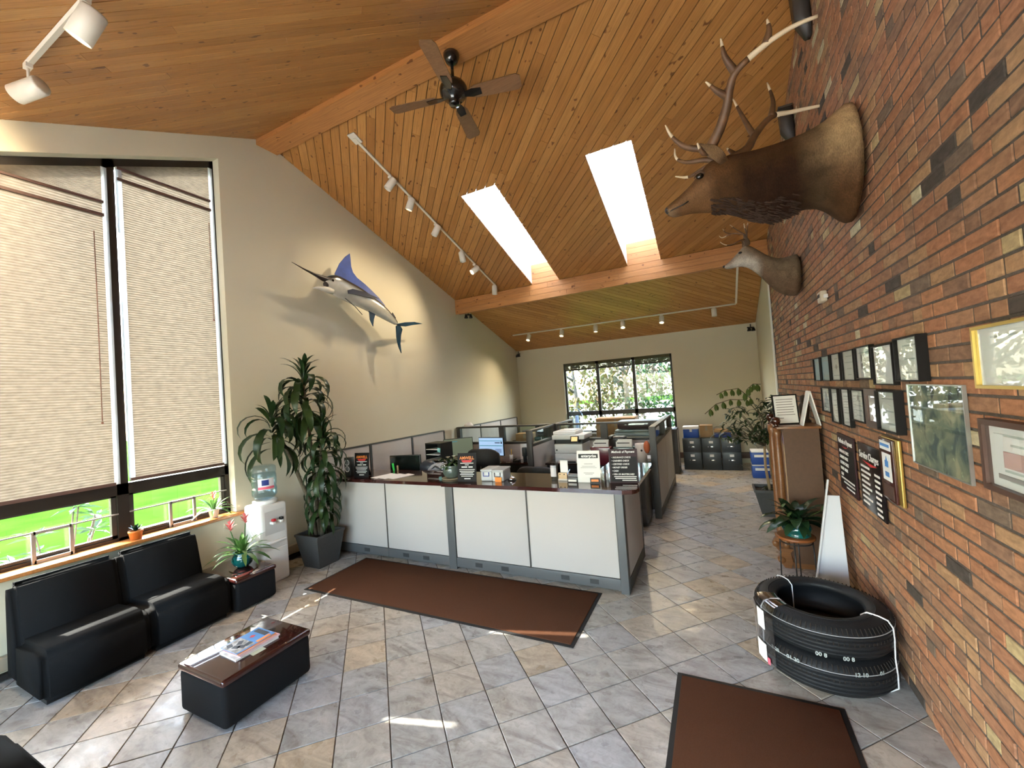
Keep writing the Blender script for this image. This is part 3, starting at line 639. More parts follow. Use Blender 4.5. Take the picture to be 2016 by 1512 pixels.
def head_of_leaves(t, c, mes, n, zr, rr, seed, tilt=.25, sc=1.0):
    r_ = random.Random(seed)
    for i in range(n):
        s = i/(n-1); a = i*2.399+r_.uniform(-.3, .3); me = mes[min(len(mes)-1, int(s*len(mes)))]
        if t.location.x+c[0]+.40*math.cos(a) < -5.31: a = PI-a if abs(math.cos(a)) > .6 else a*1.0; a += .35
        if t.location.x+c[0]+.40*math.cos(a) < -5.31: continue
        if t.location.y+c[1]+.36*sc*math.sin(a) > 4.03: a = -a
        inst(me, 'leaf', t, (c[0]+math.cos(a)*rr*.4, c[1]+math.sin(a)*rr*.4, c[2]-zr+zr*s+r_.uniform(-.02, .02)), (r_.uniform(-tilt, tilt), r_.uniform(-tilt, tilt), a), (r_.uniform(.8, 1.12)*sc,)*3)
t = thing('potted_dracaena', (-4.78, 3.70, 0), 'tall potted dracaena with drooping strap leaves in the wall corner', 'plant')
square_planter(t, .215, .145, .42)
dl = [leaf_mesh('leaf', .54, .085, -.1, 2.0, 'dracaena_leaf', 8), leaf_mesh('leaf', .58, .088, .55, 3.1, 'dracaena_leaf', 8), leaf_mesh('leaf', .54, .085, .95, 3.5, 'dracaena_leaf', 8), leaf_mesh('leaf', .32, .055, 1.45, 1.3, 'dracaena_leaf', 8)]
tops = ((-.13, -.03, 2.52), (-.27, -.40, 1.97), (.12, .02, 1.80), (.06, .03, 1.15))
for (x, y, z), base in zip(tops, ((0, 0), (-.03, -.03), (.05, .03), (.07, -.02))):
    MB().tube([(base[0], base[1], .37), (base[0]*.5+x*.15, base[1]*.5+y*.15, .8), (x*.55, y*.55, z*.68), (x, y, z)], [.028, .026, .02, .014], 8).build('cane', 'cane', t)
head_of_leaves(t, tops[0], dl, 64, .62, .05, 1); head_of_leaves(t, tops[1], dl, 40, .42, .05, 2); head_of_leaves(t, tops[2], dl, 62, .62, .05, 3, .25, .80); head_of_leaves(t, tops[3], dl[:3], 44, .55, .05, 4, .25, .72)
# water cooler and its bottle
t = thing('water_cooler', (-4.98, 3.125, 0), 'white floor standing water cooler with red and black taps', 'water cooler')
def rprism(mb, x0, x1, y0, y1, z0, z1, r): mb.rbox((x0, y0, z0), (x1, y1, z1), r, 4)
mb = MB(); rprism(mb, -.165, .165, -.165, .165, .0, .93, .035); mb.build('body', 'white_plastic', t)
MB().lathe([(.10, .925), (.13, .93), (.135, .965), (.105, .975), (.085, .955)], 28).build('collar', 'white_plastic', t)
bx('tap_recess', (.155, -.12, .58), (.1665, .12, .85), mat('cooler_grey', (.60, .60, .59), .4), t); bx('drip_tray', (.15, -.12, .47), (.2, .12, .50), 'white_plastic', t, r=.01); bx('lower_panel', (.155, -.145, .05), (.169, .145, .40), 'white_plastic', t, r=.01)
for y, m in ((-.045, 'red_plastic'), (.05, 'black_plastic')):
    a = MB().rbox((.16, y-.02, .70), (.225, y+.02, .73), .008, 3).build('tap', 'white_plastic', t); bx('lever', (.19, y-.018, .735), (.235, y+.018, .765), m, a, r=.006)
t = thing('water_bottle', (-4.98, 3.125, .955), 'clear blue upturned water bottle on the cooler', 'bottle')
glass('bottle_blue', (.80, .89, .94), 1.0, .03); mat('label_white', (.75, .75, .78), .5)
MB().lathe([(.0, .43), (.10, .43), (.128, .41), (.134, .36), (.128, .345), (.128, .325), (.134, .31), (.134, .20), (.128, .19), (.128, .17), (.134, .155), (.134, .08), (.11, .04), (.05, .012), (.028, .0)], 36).build('shell', 'bottle_blue', t)
glass('water_tint', (.86, .93, .97), .6)
MB().lathe([(.0, .33), (.126, .33), (.122, .30), (.130, .29), (.130, .21), (.124, .18), (.130, .15), (.130, .085), (.106, .045), (.03, .02)], 32).build('water', 'water_tint', t)
def curved_label(mb, r, a0, a1, z0, z1, n=8):
    vs = []; fs = []
    for i in range(n+1):
        a = a0+(a1-a0)*i/n; vs += [(r*math.cos(a), r*math.sin(a), z0), (r*math.cos(a), r*math.sin(a), z1)]
    for i in range(n): fs.append((2*i, 2*i+2, 2*i+3, 2*i+1))
    return mb.add(vs, fs, True)
curved_label(MB(), .1375, -1.05, .25, .15, .28).build('label', 'label_white', t, fix=False); curved_label(MB(), .1382, -1.05, .25, .155, .185).build('label_band', mat('label_pink', (.75, .12, .18), .5), t, fix=False); curved_label(MB(), .1384, -.75, -.2, .20, .265).build('label_emblem', mat('label_navy', (.02, .04, .22), .5), t, fix=False)
# bromeliads and the little pots on the sill
def bromeliad(loc, lab, pot, n, sc, flowers, seed, potkind):
    t = thing('potted_bromeliad', loc, lab, 'plant'); r_ = random.Random(seed)
    if potkind == 'round':
        MB().lathe([(.05, 0), (.085, .03), (.105, .075), (.10, .12), (.082, .145), (.09, .165), (.082, .165), (.074, .145), (.08, .12)], 32).build('pot', pot, t); zt = .14
        for s_ in (-1, 1): MB().tube([(s_*.085, 0, .15), (s_*.12, 0, .15), (s_*.125, 0, .12), (s_*.10, 0, .10)], .009, 8).build('handle', pot, t)
        MB().cyl((0, 0, .13), .075, .01, 20).build('soil', 'soil', t)
    else:
        MB().lathe([(.038, 0), (.052, .085), (.056, .085), (.056, .10), (.048, .10), (.045, .08)], 28).build('pot', pot, t); zt = .085; MB().cyl((0, 0, .07), .045, .012, 18).build('soil', 'soil', t)
    ms = [leaf_mesh('leaf', .34*sc, .042*sc, .25, 1.0, 'bromeliad_leaf'), leaf_mesh('leaf', .33*sc, .042*sc, .7, 1.4, 'bromeliad_leaf'), leaf_mesh('leaf', .28*sc, .04*sc, 1.1, 1.0, 'bromeliad_leaf'), leaf_mesh('leaf', .2*sc, .036*sc, 1.35, .5, 'bromeliad_leaf')]
    for i in range(n):
        a = i*2.399; inst(ms[min(3, int(i/n*4))], 'leaf', t, (math.cos(a)*.015, math.sin(a)*.015, zt), (0, 0, a+r_.uniform(-.2, .2)), (r_.uniform(.85, 1.15),)*3)
    bm2 = leaf_mesh('bract', .09*sc, .026*sc, .8, .7, 'bract_pink', 4)
    for (fx, fy, fz) in flowers:
        f = MB().tube([(fx*.3, fy*.3, zt), (fx, fy, fz-.05)], .006, 6).build('flower_stalk', 'bromeliad_leaf', t)
        for k in range(12): inst(bm2, 'bract', f, (fx, fy, fz-.06+.005*k), (0, -.05*k, k*2.399))
    return t
bromeliad((-4.80, 2.73, .3465), 'bromeliad with two pink flower heads in a round teal pot', 'teal_glaze', 34, 1.0, [(.03, .03, .52), (-.06, -.08, .46)], 1, 'round')
bromeliad((-5.37, 2.76, SZ+.001), 'small bromeliad in a cream pot on the wooden window sill', 'white_ceramic', 22, .72, [(.0, .0, .26)], 2, 'small')
MB().tube([(-5.33, 2.86, SZ+.006), (-5.29, 2.9, SZ+.03), (-5.27, 2.96, SZ+.004)], [.004, .014, .003], 6, flat=.3).build('fallen_leaf', 'yellow_leaf', label='yellow fallen leaf on the sill beside the cream pot', cat='leaf')
t = thing('potted_succulent', (-5.36, 2.03, SZ+.001), 'small dark succulent in an orange pot on the window sill', 'plant')
MB().lathe([(.045, 0), (.055, .07), (.06, .07), (.06, .088), (.05, .088), (.047, .06)], 24).build('pot', 'terracotta_orange', t); MB().cyl((0, 0, .055), .047, .01, 18).build('soil', 'soil', t)
sm = leaf_mesh('leaf', .085, .026, .55, .5, 'lily_leaf', 4)
for i in range(16): inst(sm, 'leaf', t, (0, 0, .075), (0, -.05*i, i*2.399))
# heater under the window
h = thing('baseboard_left', (XL, .2, 0), kind='structure'); bx('cover', (0, -2.3, .09), (.07, 4.2, .2), mat('heater_tan', (.30, .25, .18), .6), h, r=.01); bx('lower_fin', (0, -2.3, .015), (.05, 4.2, .06), 'void_dark', h)
# mats
mat('brown_pile', (.125, .052, .027), .95, vary=.25, vscale=380, bump=.8, bscale=600, spec=.1); mat('mat_rubber', (.012, .010, .009), .7)
def floor_mat(name, cx, cy, sx, sy, rz, lab):
    t = thing(name, (cx, cy, 0), lab, 'mat', rz, group='brown walk-off mats')
    MB().rbox((-sx/2, -sy/2, .0), (sx/2, sy/2, .005), .002, 2).build('rubber_border', 'mat_rubber', t); MB().rbox((-sx/2+.03, -sy/2+.03, .003), (sx/2-.03, sy/2-.03, .011), .004, 2).build('pile', 'brown_pile', t)
floor_mat('floor_mat', -2.735, 3.555, 3.16, .93, .002, 'long brown carpet mat with black edge along the reception counter')
floor_mat('floor_mat', .08, 2.30, .935, 1.56, 0, 'brown carpet mat in the foreground in front of the tires')
# ------------------------------------------------------------------ reception counter and office
fabric('panel_fabric', (.46, .43, .405), 420, .95, .15); mat('panel_grey', (.085, .088, .09), .45); mat('panel_dark', (.045, .04, .036), .45); mat('outlet_dark', (.03, .03, .032), .5)
CY = 4.08
t = thing('reception_counter', (-2.85, CY, 0), 'long reception counter with pale fabric panels, grey trim and dark cherry top', 'counter')
ox = 2.85
segs = [(-5.30, -3.976), (-3.976, -3.012), (-2.905, -1.94), (-1.94, -.975)]
for a, b in segs: MB().rbox((a+ox+.006, 0, .142), (b+ox-.006, .035, .985), .006, 2).build('fabric_panel', 'panel_fabric', t)
for xx in (-3.976, -1.94): bx('joint_strip', (xx+ox-.009, -.003, .14), (xx+ox+.009, .03, .99), 'panel_dark', t)
bx('core', (-5.30+ox, .02, .02), (-.92+ox, .07, .985), 'panel_dark', t)
for a, b in ((-3.012, -2.905), (-.975, -.895)): bx('corner_post' if a > -1 else 'post', (a+ox, -.012, .0), (b+ox, .08, 1.0), 'panel_grey', t, r=.004)
for a, b in ((-5.30, -3.976), (-3.973, -3.012), (-2.905, -.975)):
    st = bx('base_strip', (a+ox, -.006, .03), (b+ox, .06, .138), 'panel_grey', t, r=.004)
    n = 3 if b-a > 1.5 else 2
for x in (-4.35, -3.68, -3.36, -2.60, -2.26, -1.55, -1.24): bx('outlet_cover', (x+ox-.045, -.011, .062), (x+ox+.045, -.004, .108), 'outlet_dark', t)
bx('end_panel', (-.925+ox, .08, .14), (-.895+ox, .91, .985), 'panel_fabric', t, r=.005); bx('end_base', (-.93+ox, .05, .02), (-.89+ox, .925, .14), 'panel_dark', t, r=.004); bx('end_post', (-.93+ox, .90, .02), (-.89+ox, .94, .99), 'panel_dark', t)
mb = MB(); p = [(-5.30, 4.02), (-3.02, 4.02), (-3.0, 3.985), (-.88, 3.985), (-.79, 4.01), (-.755, 4.06), (-.74, 4.14), (-.78, 4.3), (-.78, 5.45), (-1.35, 5.45), (-1.35, 4.68), (-5.30, 4.68)]
bm = bmesh.new(); f = bm.faces.new([bm.verts.new((x+ox, y-CY, .995)) for x, y in p]); ex = bmesh.ops.extrude_face_region(bm, geom=[f]); bmesh.ops.translate(bm, verts=[v for v in ex['geom'] if isinstance(v, bmesh.types.BMVert)], vec=(0, 0, .04)); bmesh.ops.recalc_face_normals(bm, faces=bm.faces)
bm.verts.index_update(); mb.add([v.co.copy() for v in bm.verts], [tuple(v.index for v in f.verts) for f in bm.faces]); bm.free(); mb.build('counter_top', 'cherry_laminate', t)
bx('rear_support', (-5.28+ox, .5, .0), (-.97+ox, .53, .99), 'panel_dark', t)
t = thing('drawer_pedestal', (-1.2, 6.30, 0), 'dark drawer pedestal in the gap behind the counter end', 'drawers')
bx('cabinet_body', (-.2, -.25, .05), (.2, .25, .70), mat('pedestal', (.05, .045, .042), .5), t, r=.006)
for z in (.08, .29, .5): bx('drawer', (-.19, -.265, z), (.19, -.25, z+.19), 'pedestal', t, r=.004)
# cubicle screens
glass('screen_glass', (.86, .90, .88), 1.0)
def screen(loc, rz, L, h, lab, bays=1, glz=None, fab='panel_fabric'):
    """local x along the screen 0..L, y = thickness"""
    t = thing('cubicle_screen', loc, lab, 'partition', rz, group='cubicle screens'); d = .045
    bx('base_strip', (0, -d, .02), (L, d, .13), 'panel_dark', t, r=.004); top = glz if glz else h-.03
    bx('top_rail', (0, -d, h-.035), (L, d, h), 'panel_dark', t, r=.004)
    for i in range(bays):
        x0, x1 = L*i/bays, L*(i+1)/bays
        bx('fabric_panel', (x0+.012, -d+.004, .132), (x1-.012, d-.004, top-.004), fab, t, r=.005)
        if glz:
            bx('mid_rail', (x0, -d, glz), (x1, d, glz+.045), 'panel_dark', t, r=.004)
            for xx in (x0+.03, x1-.03): bx('stile', (xx-.03, -d, glz+.045), (xx+.03, d, h-.03), 'panel_dark', t)
            bx('pane', (x0+.06, -.004, glz+.045), (x1-.06, .004, h-.035), 'screen_glass', t)
    for xx in (0, L): bx('post', (xx-.025, -d-.004, .0), (xx+.025, d+.004, h), 'panel_dark', t, r=.004)
    return t
screen((-.915, 6.55, 0), PI/2, 2.42, 1.39, 'glazed cubicle screen end-on beside the aisle, by the counter', 2, 1.10)
screen((-2.96, 6.52, 0), PI/2, 1.10, 1.385, 'short glazed cubicle screen in front of the white printer', 1, 1.10)
screen((-2.96, 7.79, 0), PI/2, 1.05, 1.385, 'glazed cubicle screen running back behind the white printer', 1, 1.10)
screen((-5.22, 7.72, 0), 0, 2.20, 1.385, 'glazed cubicle screen behind the two bright monitors', 2, 1.0)
screen((-2.88, 7.72, 0), 0, 1.87, 1.385, 'glazed cubicle screen spanning between printer and aisle', 2, 1.05)
screen((-.90, 9.85, 0), PI/2, .42, 1.0, 'low dark cubicle return beside the file cabinets', 1)
for i, (a, b, nm) in enumerate(((4.15, 5.12, 'next to the dracaena'), (5.16, 6.18, 'second from the dracaena'), (6.22, 7.22, 'behind the grey monitor'), (7.80, 8.74, 'fourth along the marlin wall'), (8.78, 9.80, 'fifth along the marlin wall'), (9.84, 10.82, 'last before the rear wall'))):
    t = thing('wall_screen', (XL+.05, a, 0), 'pale fabric wall screen with dark trim, %s' % nm, 'partition', PI/2, group='screens along the marlin wall')
    bx('fabric_panel', (.01, -.03, .10), (b-a-.01, .03, 1.345), 'panel_fabric', t, r=.004); bx('top_rail', (-.02, -.036, 1.345), (b-a+.02, .036, 1.365), 'panel_dark', t); bx('post', (b-a, -.036, .0), (b-a+.035, .036, 1.345), 'panel_dark', t)
def desk(name, loc, sx, sy, lab, h=.74):
    t = thing(name, loc, lab, 'desk'); bx('desk_top', (-sx/2, -sy/2, h-.035), (sx/2, sy/2, h), 'cherry_laminate', t, r=.006)
    bx('modesty_panel', (-sx/2+.05, sy/2-.06, .2), (sx/2-.05, sy/2-.04, h-.035), 'pedestal', t)
    for s_ in (-1, 1): bx('side_panel', (s_*(sx/2-.03)-.015, -sy/2+.05, 0), (s_*(sx/2-.03)+.015, sy/2-.05, h-.035), 'pedestal', t)
desk('office_desk', (-4.10, 7.30, 0), 2.15, .70, 'dark office desk under the two monitors'); desk('office_desk', (-1.95, 7.30, 0), 1.85, .70, 'dark office desk carrying the white printer'); desk('reception_desk', (-3.75, 5.15, 0), 2.2, .6, 'dark lower desk behind the reception counter')
desk('office_desk', (-3.9, 10.75, 0), 2.6, .9, 'rear desk heaped with folders below the blank back wall'); desk('office_desk', (-1.80, 10.3, 0), 1.5, .8, 'rear desk carrying the large carton', .78)
# monitors
def monitor(loc, rz, lab, sx, sy, scr, tilt=0, lines=()):
    t = thing('computer_monitor', loc, lab, 'monitor', rz, group='computer monitors')
    MB().rbox((-sx/2, -.0, .0), (sx/2, .035, sy), .008, 2).build('bezel', 'black_plastic', t, loc=(0, 0, .12)); bx('screen', (-sx/2+.012, -.003, .012), (sx/2-.012, .0, sy-.012), scr, t, loc=(0, 0, .12))
    bx('stand', (-.03, .035, .0), (.03, .06, .25), 'black_plastic', t); bx('foot', (-.11, -.06, 0), (.11, .11, .012), 'black_plastic', t, r=.004)
    for x0, x1, z0, z1, m in lines: bx('screen_text', (x0, -.0045, z0+.12), (x1, -.003, z1+.12), m, t)
    return t
mat('screen_white_blue', (.25, .35, .5), .3, emit=((.45, .68, 1.0), .060)); mat('screen_grey_green', (.16, .19, .13), .4, emit=((.30, .36, .24), .022)); mat('screen_off', (.012, .016, .014), .12); mat('screen_teal', (.05, .25, .3), .4, emit=((.1, .42, .55), .03)); mat('screen_dim', (.2, .28, .42), .4, emit=((.30, .45, .75), .045)); mat('screen_navy', (.02, .03, .08), .4)
monitor((-4.75, 6.98, .74), .75, 'monitor showing a grey green document, next to the wall screen', .60, .36, 'screen_grey_green', lines=((-.22, -.02, .29, .305, 'screen_teal'),))
monitor((-4.02, 7.02, .74), -.12, 'bright monitor showing a white and blue web page', .60, .36, 'screen_white_blue', lines=((-.28, .28, .285, .297, 'screen_teal'), (-.28, .28, .19, .203, 'screen_teal'), (.1, .22, .245, .262, 'screen_navy'), (.24, .27, .235, .275, 'screen_navy'), (-.06, -.055, .04, .15, 'screen_dim'), (.1, .25, .06, .14, 'screen_dim')))
monitor((-4.42, 5.0, .74), .25, 'dark monitor standing low behind the counter with a blue note on its corner', .52, .34, 'screen_off')
# printer
def printer(loc):
    t = thing('multifunction_printer', loc, 'large white multifunction printer on the desk behind the counter', 'printer')
    bx('paper_cabinet', (-.26, -.25, .0), (.26, .25, .17), 'white_plastic', t, r=.01); bx('main_body', (-.26, -.25, .175), (.26, .25, .34), 'white_plastic', t, r=.012)
    bx('paper_exit', (-.24, -.2, .34), (.26, .24, .42), 'black_plastic', t); bx('scanner', (-.29, -.27, .42), (.31, .26, .50), 'white_plastic', t, r=.012); a = bx('document_feeder', (-.29, -.2, .50), (.14, .26, .56), 'white_plastic', t, r=.015); bx('feed_tray', (-.2, -.12, .56), (.1, .2, .575), 'white_plastic', a, r=.005)
    c = bx('control_panel', (-.075, -.03, -.055), (.075, .0, .055), 'black_plastic', t, r=.006, loc=(.14, -.27, .42), rot=(-.4, 0, 0)); bx('touch_screen', (-.055, -.034, -.04), (.055, -.03, .04), mat('screen_amber', (.6, .45, .2), .4, emit=((1, .68, .3), .06)), c)
    bx('power_button', (-.23, -.254, .22), (-.205, -.25, .245), 'black_plastic', t); bx('handle_slot', (-.12, -.253, .01), (.12, -.249, .035), 'black_plastic', t)
printer((-2.42, 7.22, .74))
# office chairs
mat('chair_black', (.012, .011, .011), .6, bump=.3, bscale=200)
def office_chair(loc, rz, lab, bw=.5, bh=.32, bz=.85):
    t = thing('office_chair', loc, lab, 'chair', rz, group='black office chairs')
    vs = []; n = 10; mb = MB(); rings = []
    for i in range(n+1):
        x = -bw/2+bw*i/n; y = .26-.09*(2*x/bw)**2*1.0; top = bz+bh*(1-.22*(2*x/bw)**4)
        rings.append([(x, y, bz-.02), (x, y+.05, bz-.02), (x, y+.05, top-.02), (x, y+.025, top), (x, y, top-.02)])
    mb.loft(rings).build('backrest', 'chair_black', t); MB().rbox((-.25, -.24, .44), (.25, .24, .52), .035, 3).build('seat', 'chair_black', t)
    MB().tube([(0, .24, .48), (0, .31, .6), (0, .29, .9)], .022, 8).build('back_stem', 'black_plastic', t); MB().cyl((0, 0, .1), .028, .36, 14).build('gas_column', 'black_plastic', t)
    for s_ in (-1, 1): MB().tube([(s_*.25, .1, .48), (s_*.3, .1, .5), (s_*.3, .1, .66), (s_*.3, -.1, .68)], .018, 8).build('armrest', 'black_plastic', t)
    for k in range(5):
        a = 2*PI*k/5; l = MB().tube([(0, 0, .11), (math.cos(a)*.28, math.sin(a)*.28, .075)], .02, 8).build('base_leg', 'black_plastic', t); MB().ball((math.cos(a)*.28, math.sin(a)*.28, .03), .03, 10).build('castor', 'black_plastic', l)
office_chair((-3.55, 6.05, 0), .15 + PI, 'black mesh backed office chair in front of the bright monitor', .58, .42, .76)
office_chair((-2.22, 5.25, 0), PI, 'black office chair close behind the reception counter', .58, .36, .70)
# --- things on the counter
ZC = 1.036
mat('sign_black', (.010, .008, .009), .55, spec=.2); mat('sign_maroon', (.026, .006, .009), .5, spec=.25); mat('ink_orange', (.75, .22, .03), .5); mat('ink_red', (.55, .02, .02), .5); mat('ink_white', (.75, .74, .72), .6); mat('ink_black', (.01, .01, .01), .6); mat('ink_grey', (.30, .28, .27), .7)
def easel(loc, rz, w_, h, lab, face, lean=.2, edge=None):
    t = thing('counter_sign', loc, lab, 'sign', rz, group='signs standing on the counter')
    f = bx('board', (-w_/2, 0, 0), (w_/2, .006, h), face, t, rot=(-lean, 0, 0))
    bx('prop', (-w_/4, 0, 0), (w_/4, .004, h*.85), 'sign_black', t, loc=(0, math.sin(lean)*h*.9+.10, .0), rot=(math.atan2(.10, h*.85), 0, 0)); return t, f
def bars_of_text(f, rows, m, y=-.0012):
    for x0, x1, z, hh in rows: bx('line_of_text', (x0, y, z-hh/2), (x1, .0, z+hh/2), m, f)
RT = (PI/2, 0, 0)
def lines_block(z0, dz, widths, hh=.008): return [(-w_/2, w_/2, z0-dz*i, hh) for i, w_ in enumerate(widths)]
for loc, rz, lab in (((-4.44, 4.13, ZC), .12, 'black counter sign with orange heading, beside the small loudspeaker'), ((-2.71, 4.11, ZC), .14, 'black counter sign with orange heading, between flower pot and plastic tubs')):
    t, f = easel(loc, rz, .24, .335, lab, 'sign_black', .12)
    text('AMWELL', 'heading', f, .05, (0, -.001, .275), RT, 'ink_orange', xs=.95, bold=.001); MB().prism([(-.05, .225), (.05, .225), (.075, .25), (-.075, .25)], 1, -.0012, 0).build('red_emblem', 'ink_red', f)
    bars_of_text(f, lines_block(.215, .02, (.17, .05), .007)+[(-.07, .005, .17, .012), (.02, .075, .17, .012)]+lines_block(.14, .019, (.20, .19, .16, .18, .15), .007)+[(-.035, .045, .035, .010)], 'ink_white')
t = thing('desktop_speaker', (-4.70, 4.13, ZC), 'small black loudspeaker with two white rings on the counter end', 'speaker', .1); bx('enclosure', (-.05, 0, 0), (.05, .09, .27), 'black_plastic', t, r=.006)
for z in (.20, .11):
    MB().lathe([(.032, 0), (.041, 0), (.041, .004), (.032, .004)], 28, close=True).build('ring', 'ink_white', t, rot=(PI/2, 0, 0), loc=(0, .0, z)); MB().lathe([(.0, .004), (.02, .002), (.031, .0)], 24).build('cone', 'grey_plastic', t, rot=(PI/2, 0, 0), loc=(0, .0, z))
for i, (x, y, a) in enumerate(((-4.16, 4.27, .25), (-4.0, 4.26, .27), (-3.86, 4.27, .3))): bx('paper_form', (-.075, -.16, 0), (.075, .16, .0015+.0005*i), 'paper', loc=(x, y, ZC+.0005*i), rot=(0, 0, -a), label=('white paper form nearest the dark monitor', 'white paper form in the middle of three on the counter', 'white paper form nearest the flower pot')[i], cat='paper', group='paper forms laid out on the counter')
MB().rbox((-.012, -.012, 0), (.012, .012, .11), .004, 2).build('highlighter', mat('marker_green', (.03, .55, .08), .4), label='bright green highlighter in front of the dark monitor', cat='pen', loc=(-4.30, 4.62, ZC), rot=(.0, -.2, 0)); MB().rbox((-.01, -.01, 0), (.01, .01, .075), .004, 2).build('marker', mat('marker_tan', (.5, .33, .17), .5), label='tan marker beside the green highlighter', cat='pen', loc=(-4.24, 4.63, ZC))
t = thing('flower_pot', (-3.02, 4.26, ZC), 'white flowering plant in a grey green glazed pot on the counter', 'plant'); mat('celadon', (.085, .11, .095), .12, vary=.15, vscale=20, coat=.3)
MB().lathe([(.07, .012), (.10, .04), (.115, .09), (.108, .145), (.10, .16), (.105, .168), (.095, .168), (.09, .145)], 32).build('pot', 'celadon', t); MB().lathe([(.0, 0), (.12, 0), (.135, .012), (.12, .013)], 30).build('saucer', mat('saucer_tan', (.30, .24, .16), .6), t); MB().cyl((0, 0, .145), .092, .008, 20).build('soil', 'soil', t)
r_ = random.Random(5); lm = [leaf_mesh('leaf', .15, .07, .6, 1.3, 'lily_leaf', 5), leaf_mesh('leaf', .19, .06, .9, 1.6, 'lily_leaf', 5), leaf_mesh('leaf', .2, .05, .2, 1.0, 'bromeliad_leaf', 5)]
for i in range(30): inst(lm[i % 3], 'leaf', t, (r_.uniform(-.03, .03), r_.uniform(-.03, .03), .15+r_.uniform(0, .05)), (0, 0, i*2.399), (r_.uniform(.7, 1.1),)*3)
pm = leaf_mesh('petal', .035, .03, .7, .6, 'petal_white', 3)
for k, (x, y, z) in enumerate(((.06, -.03, .27), (.12, .02, .28), (.17, -.02, .275), (-.05, 0, .25))):
    f = MB().tube([(x*.3, y*.3, .15), (x, y, z)], .003, 5).build('flower_stalk', 'bromeliad_leaf', t)
    for j in range(5): inst(pm, 'petal', f, (x, y, z), (0, 0, j*1.256))
for x, y, lab, tg in ((-2.49, 4.28, 'clear plastic tub with a dark blue latch on the counter', 'blue_plastic'), (-2.335, 4.27, 'clear plastic tub with an orange note stuck on its front', 'cover_dark')):
    t = thing('plastic_tub', (x, y, ZC), lab, 'box', .12, group='clear plastic tubs on the counter'); mat('frosted', (.66, .68, .69), .35, trans=.25)
    MB().rbox((-.07, -.11, 0), (.07, .14, .115), .012, 3).build('tub', 'frosted', t); MB().rbox((-.075, -.115, .112), (.075, .145, .135), .008, 3).build('lid', 'frosted', t); MB().tube([(-.035, -.118, .105), (-.035, -.122, .06), (.035, -.122, .06), (.035, -.118, .105)], .005, 6).build('latch', tg, t)
    if tg == 'cover_dark': bx('orange_note', (-.03, -.128, .0), (.05, -.126, .055), mat('note_orange', (.85, .25, .03), .6), t, rot=(.0, .05, 0))
t = thing('service_bell', (-2.19, 4.26, ZC), 'chrome counter bell next to the plastic tubs', 'bell'); MB().lathe([(.05, 0), (.05, .008), (.046, .008), (.046, .0)], 24, close=True).build('bell_base', 'black_plastic', t); MB().lathe([(.045, .008), (.042, .024), (.028, .038), (.0, .044)], 24).build('dome', 'chrome', t); MB().cyl((0, 0, .043), .006, .012, 10).build('button', 'chrome', t)
t = thing('plastic_cup', (-1.70, 4.36, ZC), 'tall clear plastic drinking cup with white print on the counter', 'cup'); glass('cup_clear', (.86, .88, .9), 1.0, .05)
MB().lathe([(.0, .002), (.034, .002), (.036, .01), (.048, .19), (.051, .196), (.051, .20), (.046, .20), (.033, .012)], 28).build('cup_wall', 'cup_clear', t); curved_label(MB(), .0445, -2.4, -.7, .04, .165).build('printed_sleeve', mat('cup_print', (.62, .60, .62), .5), t, fix=False)
t = thing('card_holder', (-1.585, 4.36, ZC), 'pale wooden card holder with upright white leaflets', 'holder', -.05); bx('tray', (-.055, -.05, 0), (.055, .06, .02), 'white_ceramic', t, r=.004); mat('pale_wood', (.62, .45, .27), .6)
bx('front_slats', (-.05, -.045, .02), (.05, -.02, .085), 'pale_wood', t, r=.003); bx('leaflet', (-.04, 0, .02), (.05, .004, .215), 'paper', t); bx('rear_block', (-.05, .02, .02), (.05, .05, .07), 'pale_wood', t); MB().tube([(.05, -.03, .07), (.085, -.03, .125)], .004, 6).build('blue_pen', 'screen_white_blue', t)
for x in (-.03, .02): MB().ball((x, -.047, .07), .007, 8).build('peg', 'ink_black', t)
t = thing('card_box', (-1.455, 4.30, ZC), 'black business card box with a grey lid near the white notice', 'box'); bx('box_body', (-.055, -.05, 0), (.055, .05, .055), 'black_plastic', t, r=.004); bx('box_lid', (-.056, -.03, .055), (.056, .05, .075), 'grey_plastic', t, r=.004); bx('card_stack', (-.045, -.056, .008), (.045, -.05, .03), 'paper', t)
MB().lathe([(.0, 0), (.016, 0), (.018, .02), (.018, .06), (.009, .075), (.009, .095), (.0, .095)], 16).build('small_bottle', 'red_plastic', label='small red bottle with white cap behind the card box', cat='bottle', loc=(-1.42, 4.45, ZC))
t, f = easel((-1.275, 4.27, ZC), .08, .245, .335, 'white counter notice with a black rental car banner across its top', 'paper', .08)
bx('banner', (-.105, -.001, .255), (.105, 0, .30), 'ink_black', f); text('enterprise', 'banner_text', f, .043, (.006, -.0016, .278), RT, 'ink_white', xs=.9, bold=.0012)
bars_of_text(f, [(-.045, .045, .195, .005), (-.07, .07, .17, .004), (-.085, .085, .155, .004), (-.055, .055, .10, .005), (-.04, .04, .085, .004)], 'ink_grey')
t = thing('business_card_stand', (-1.205, 4.235, ZC), 'small black and orange card propped before the white notice', 'card', .08); a = bx('card', (-.05, 0, 0), (.05, .003, .055), 'ink_black', t, rot=(-.1, 0, 0)); bx('orange_print', (-.038, -.001, .018), (.038, 0, .042), 'ink_orange', a); bx('foot', (-.05, -.01, 0), (.05, .02, .004), 'black_plastic', t)
t, f = easel((-.915, 4.31, ZC), .12, .29, .345, 'black and maroon counter sign listing methods of payment', 'sign_maroon', .10)
bx('black_field', (-.13, -.0008, .012), (.135, 0, .265), 'sign_black', f)
text('Methods of Payment', 'heading', f, .034, (0, -.0014, .315), RT, 'ink_white', shear=.3, xs=.82, bold=.0006)
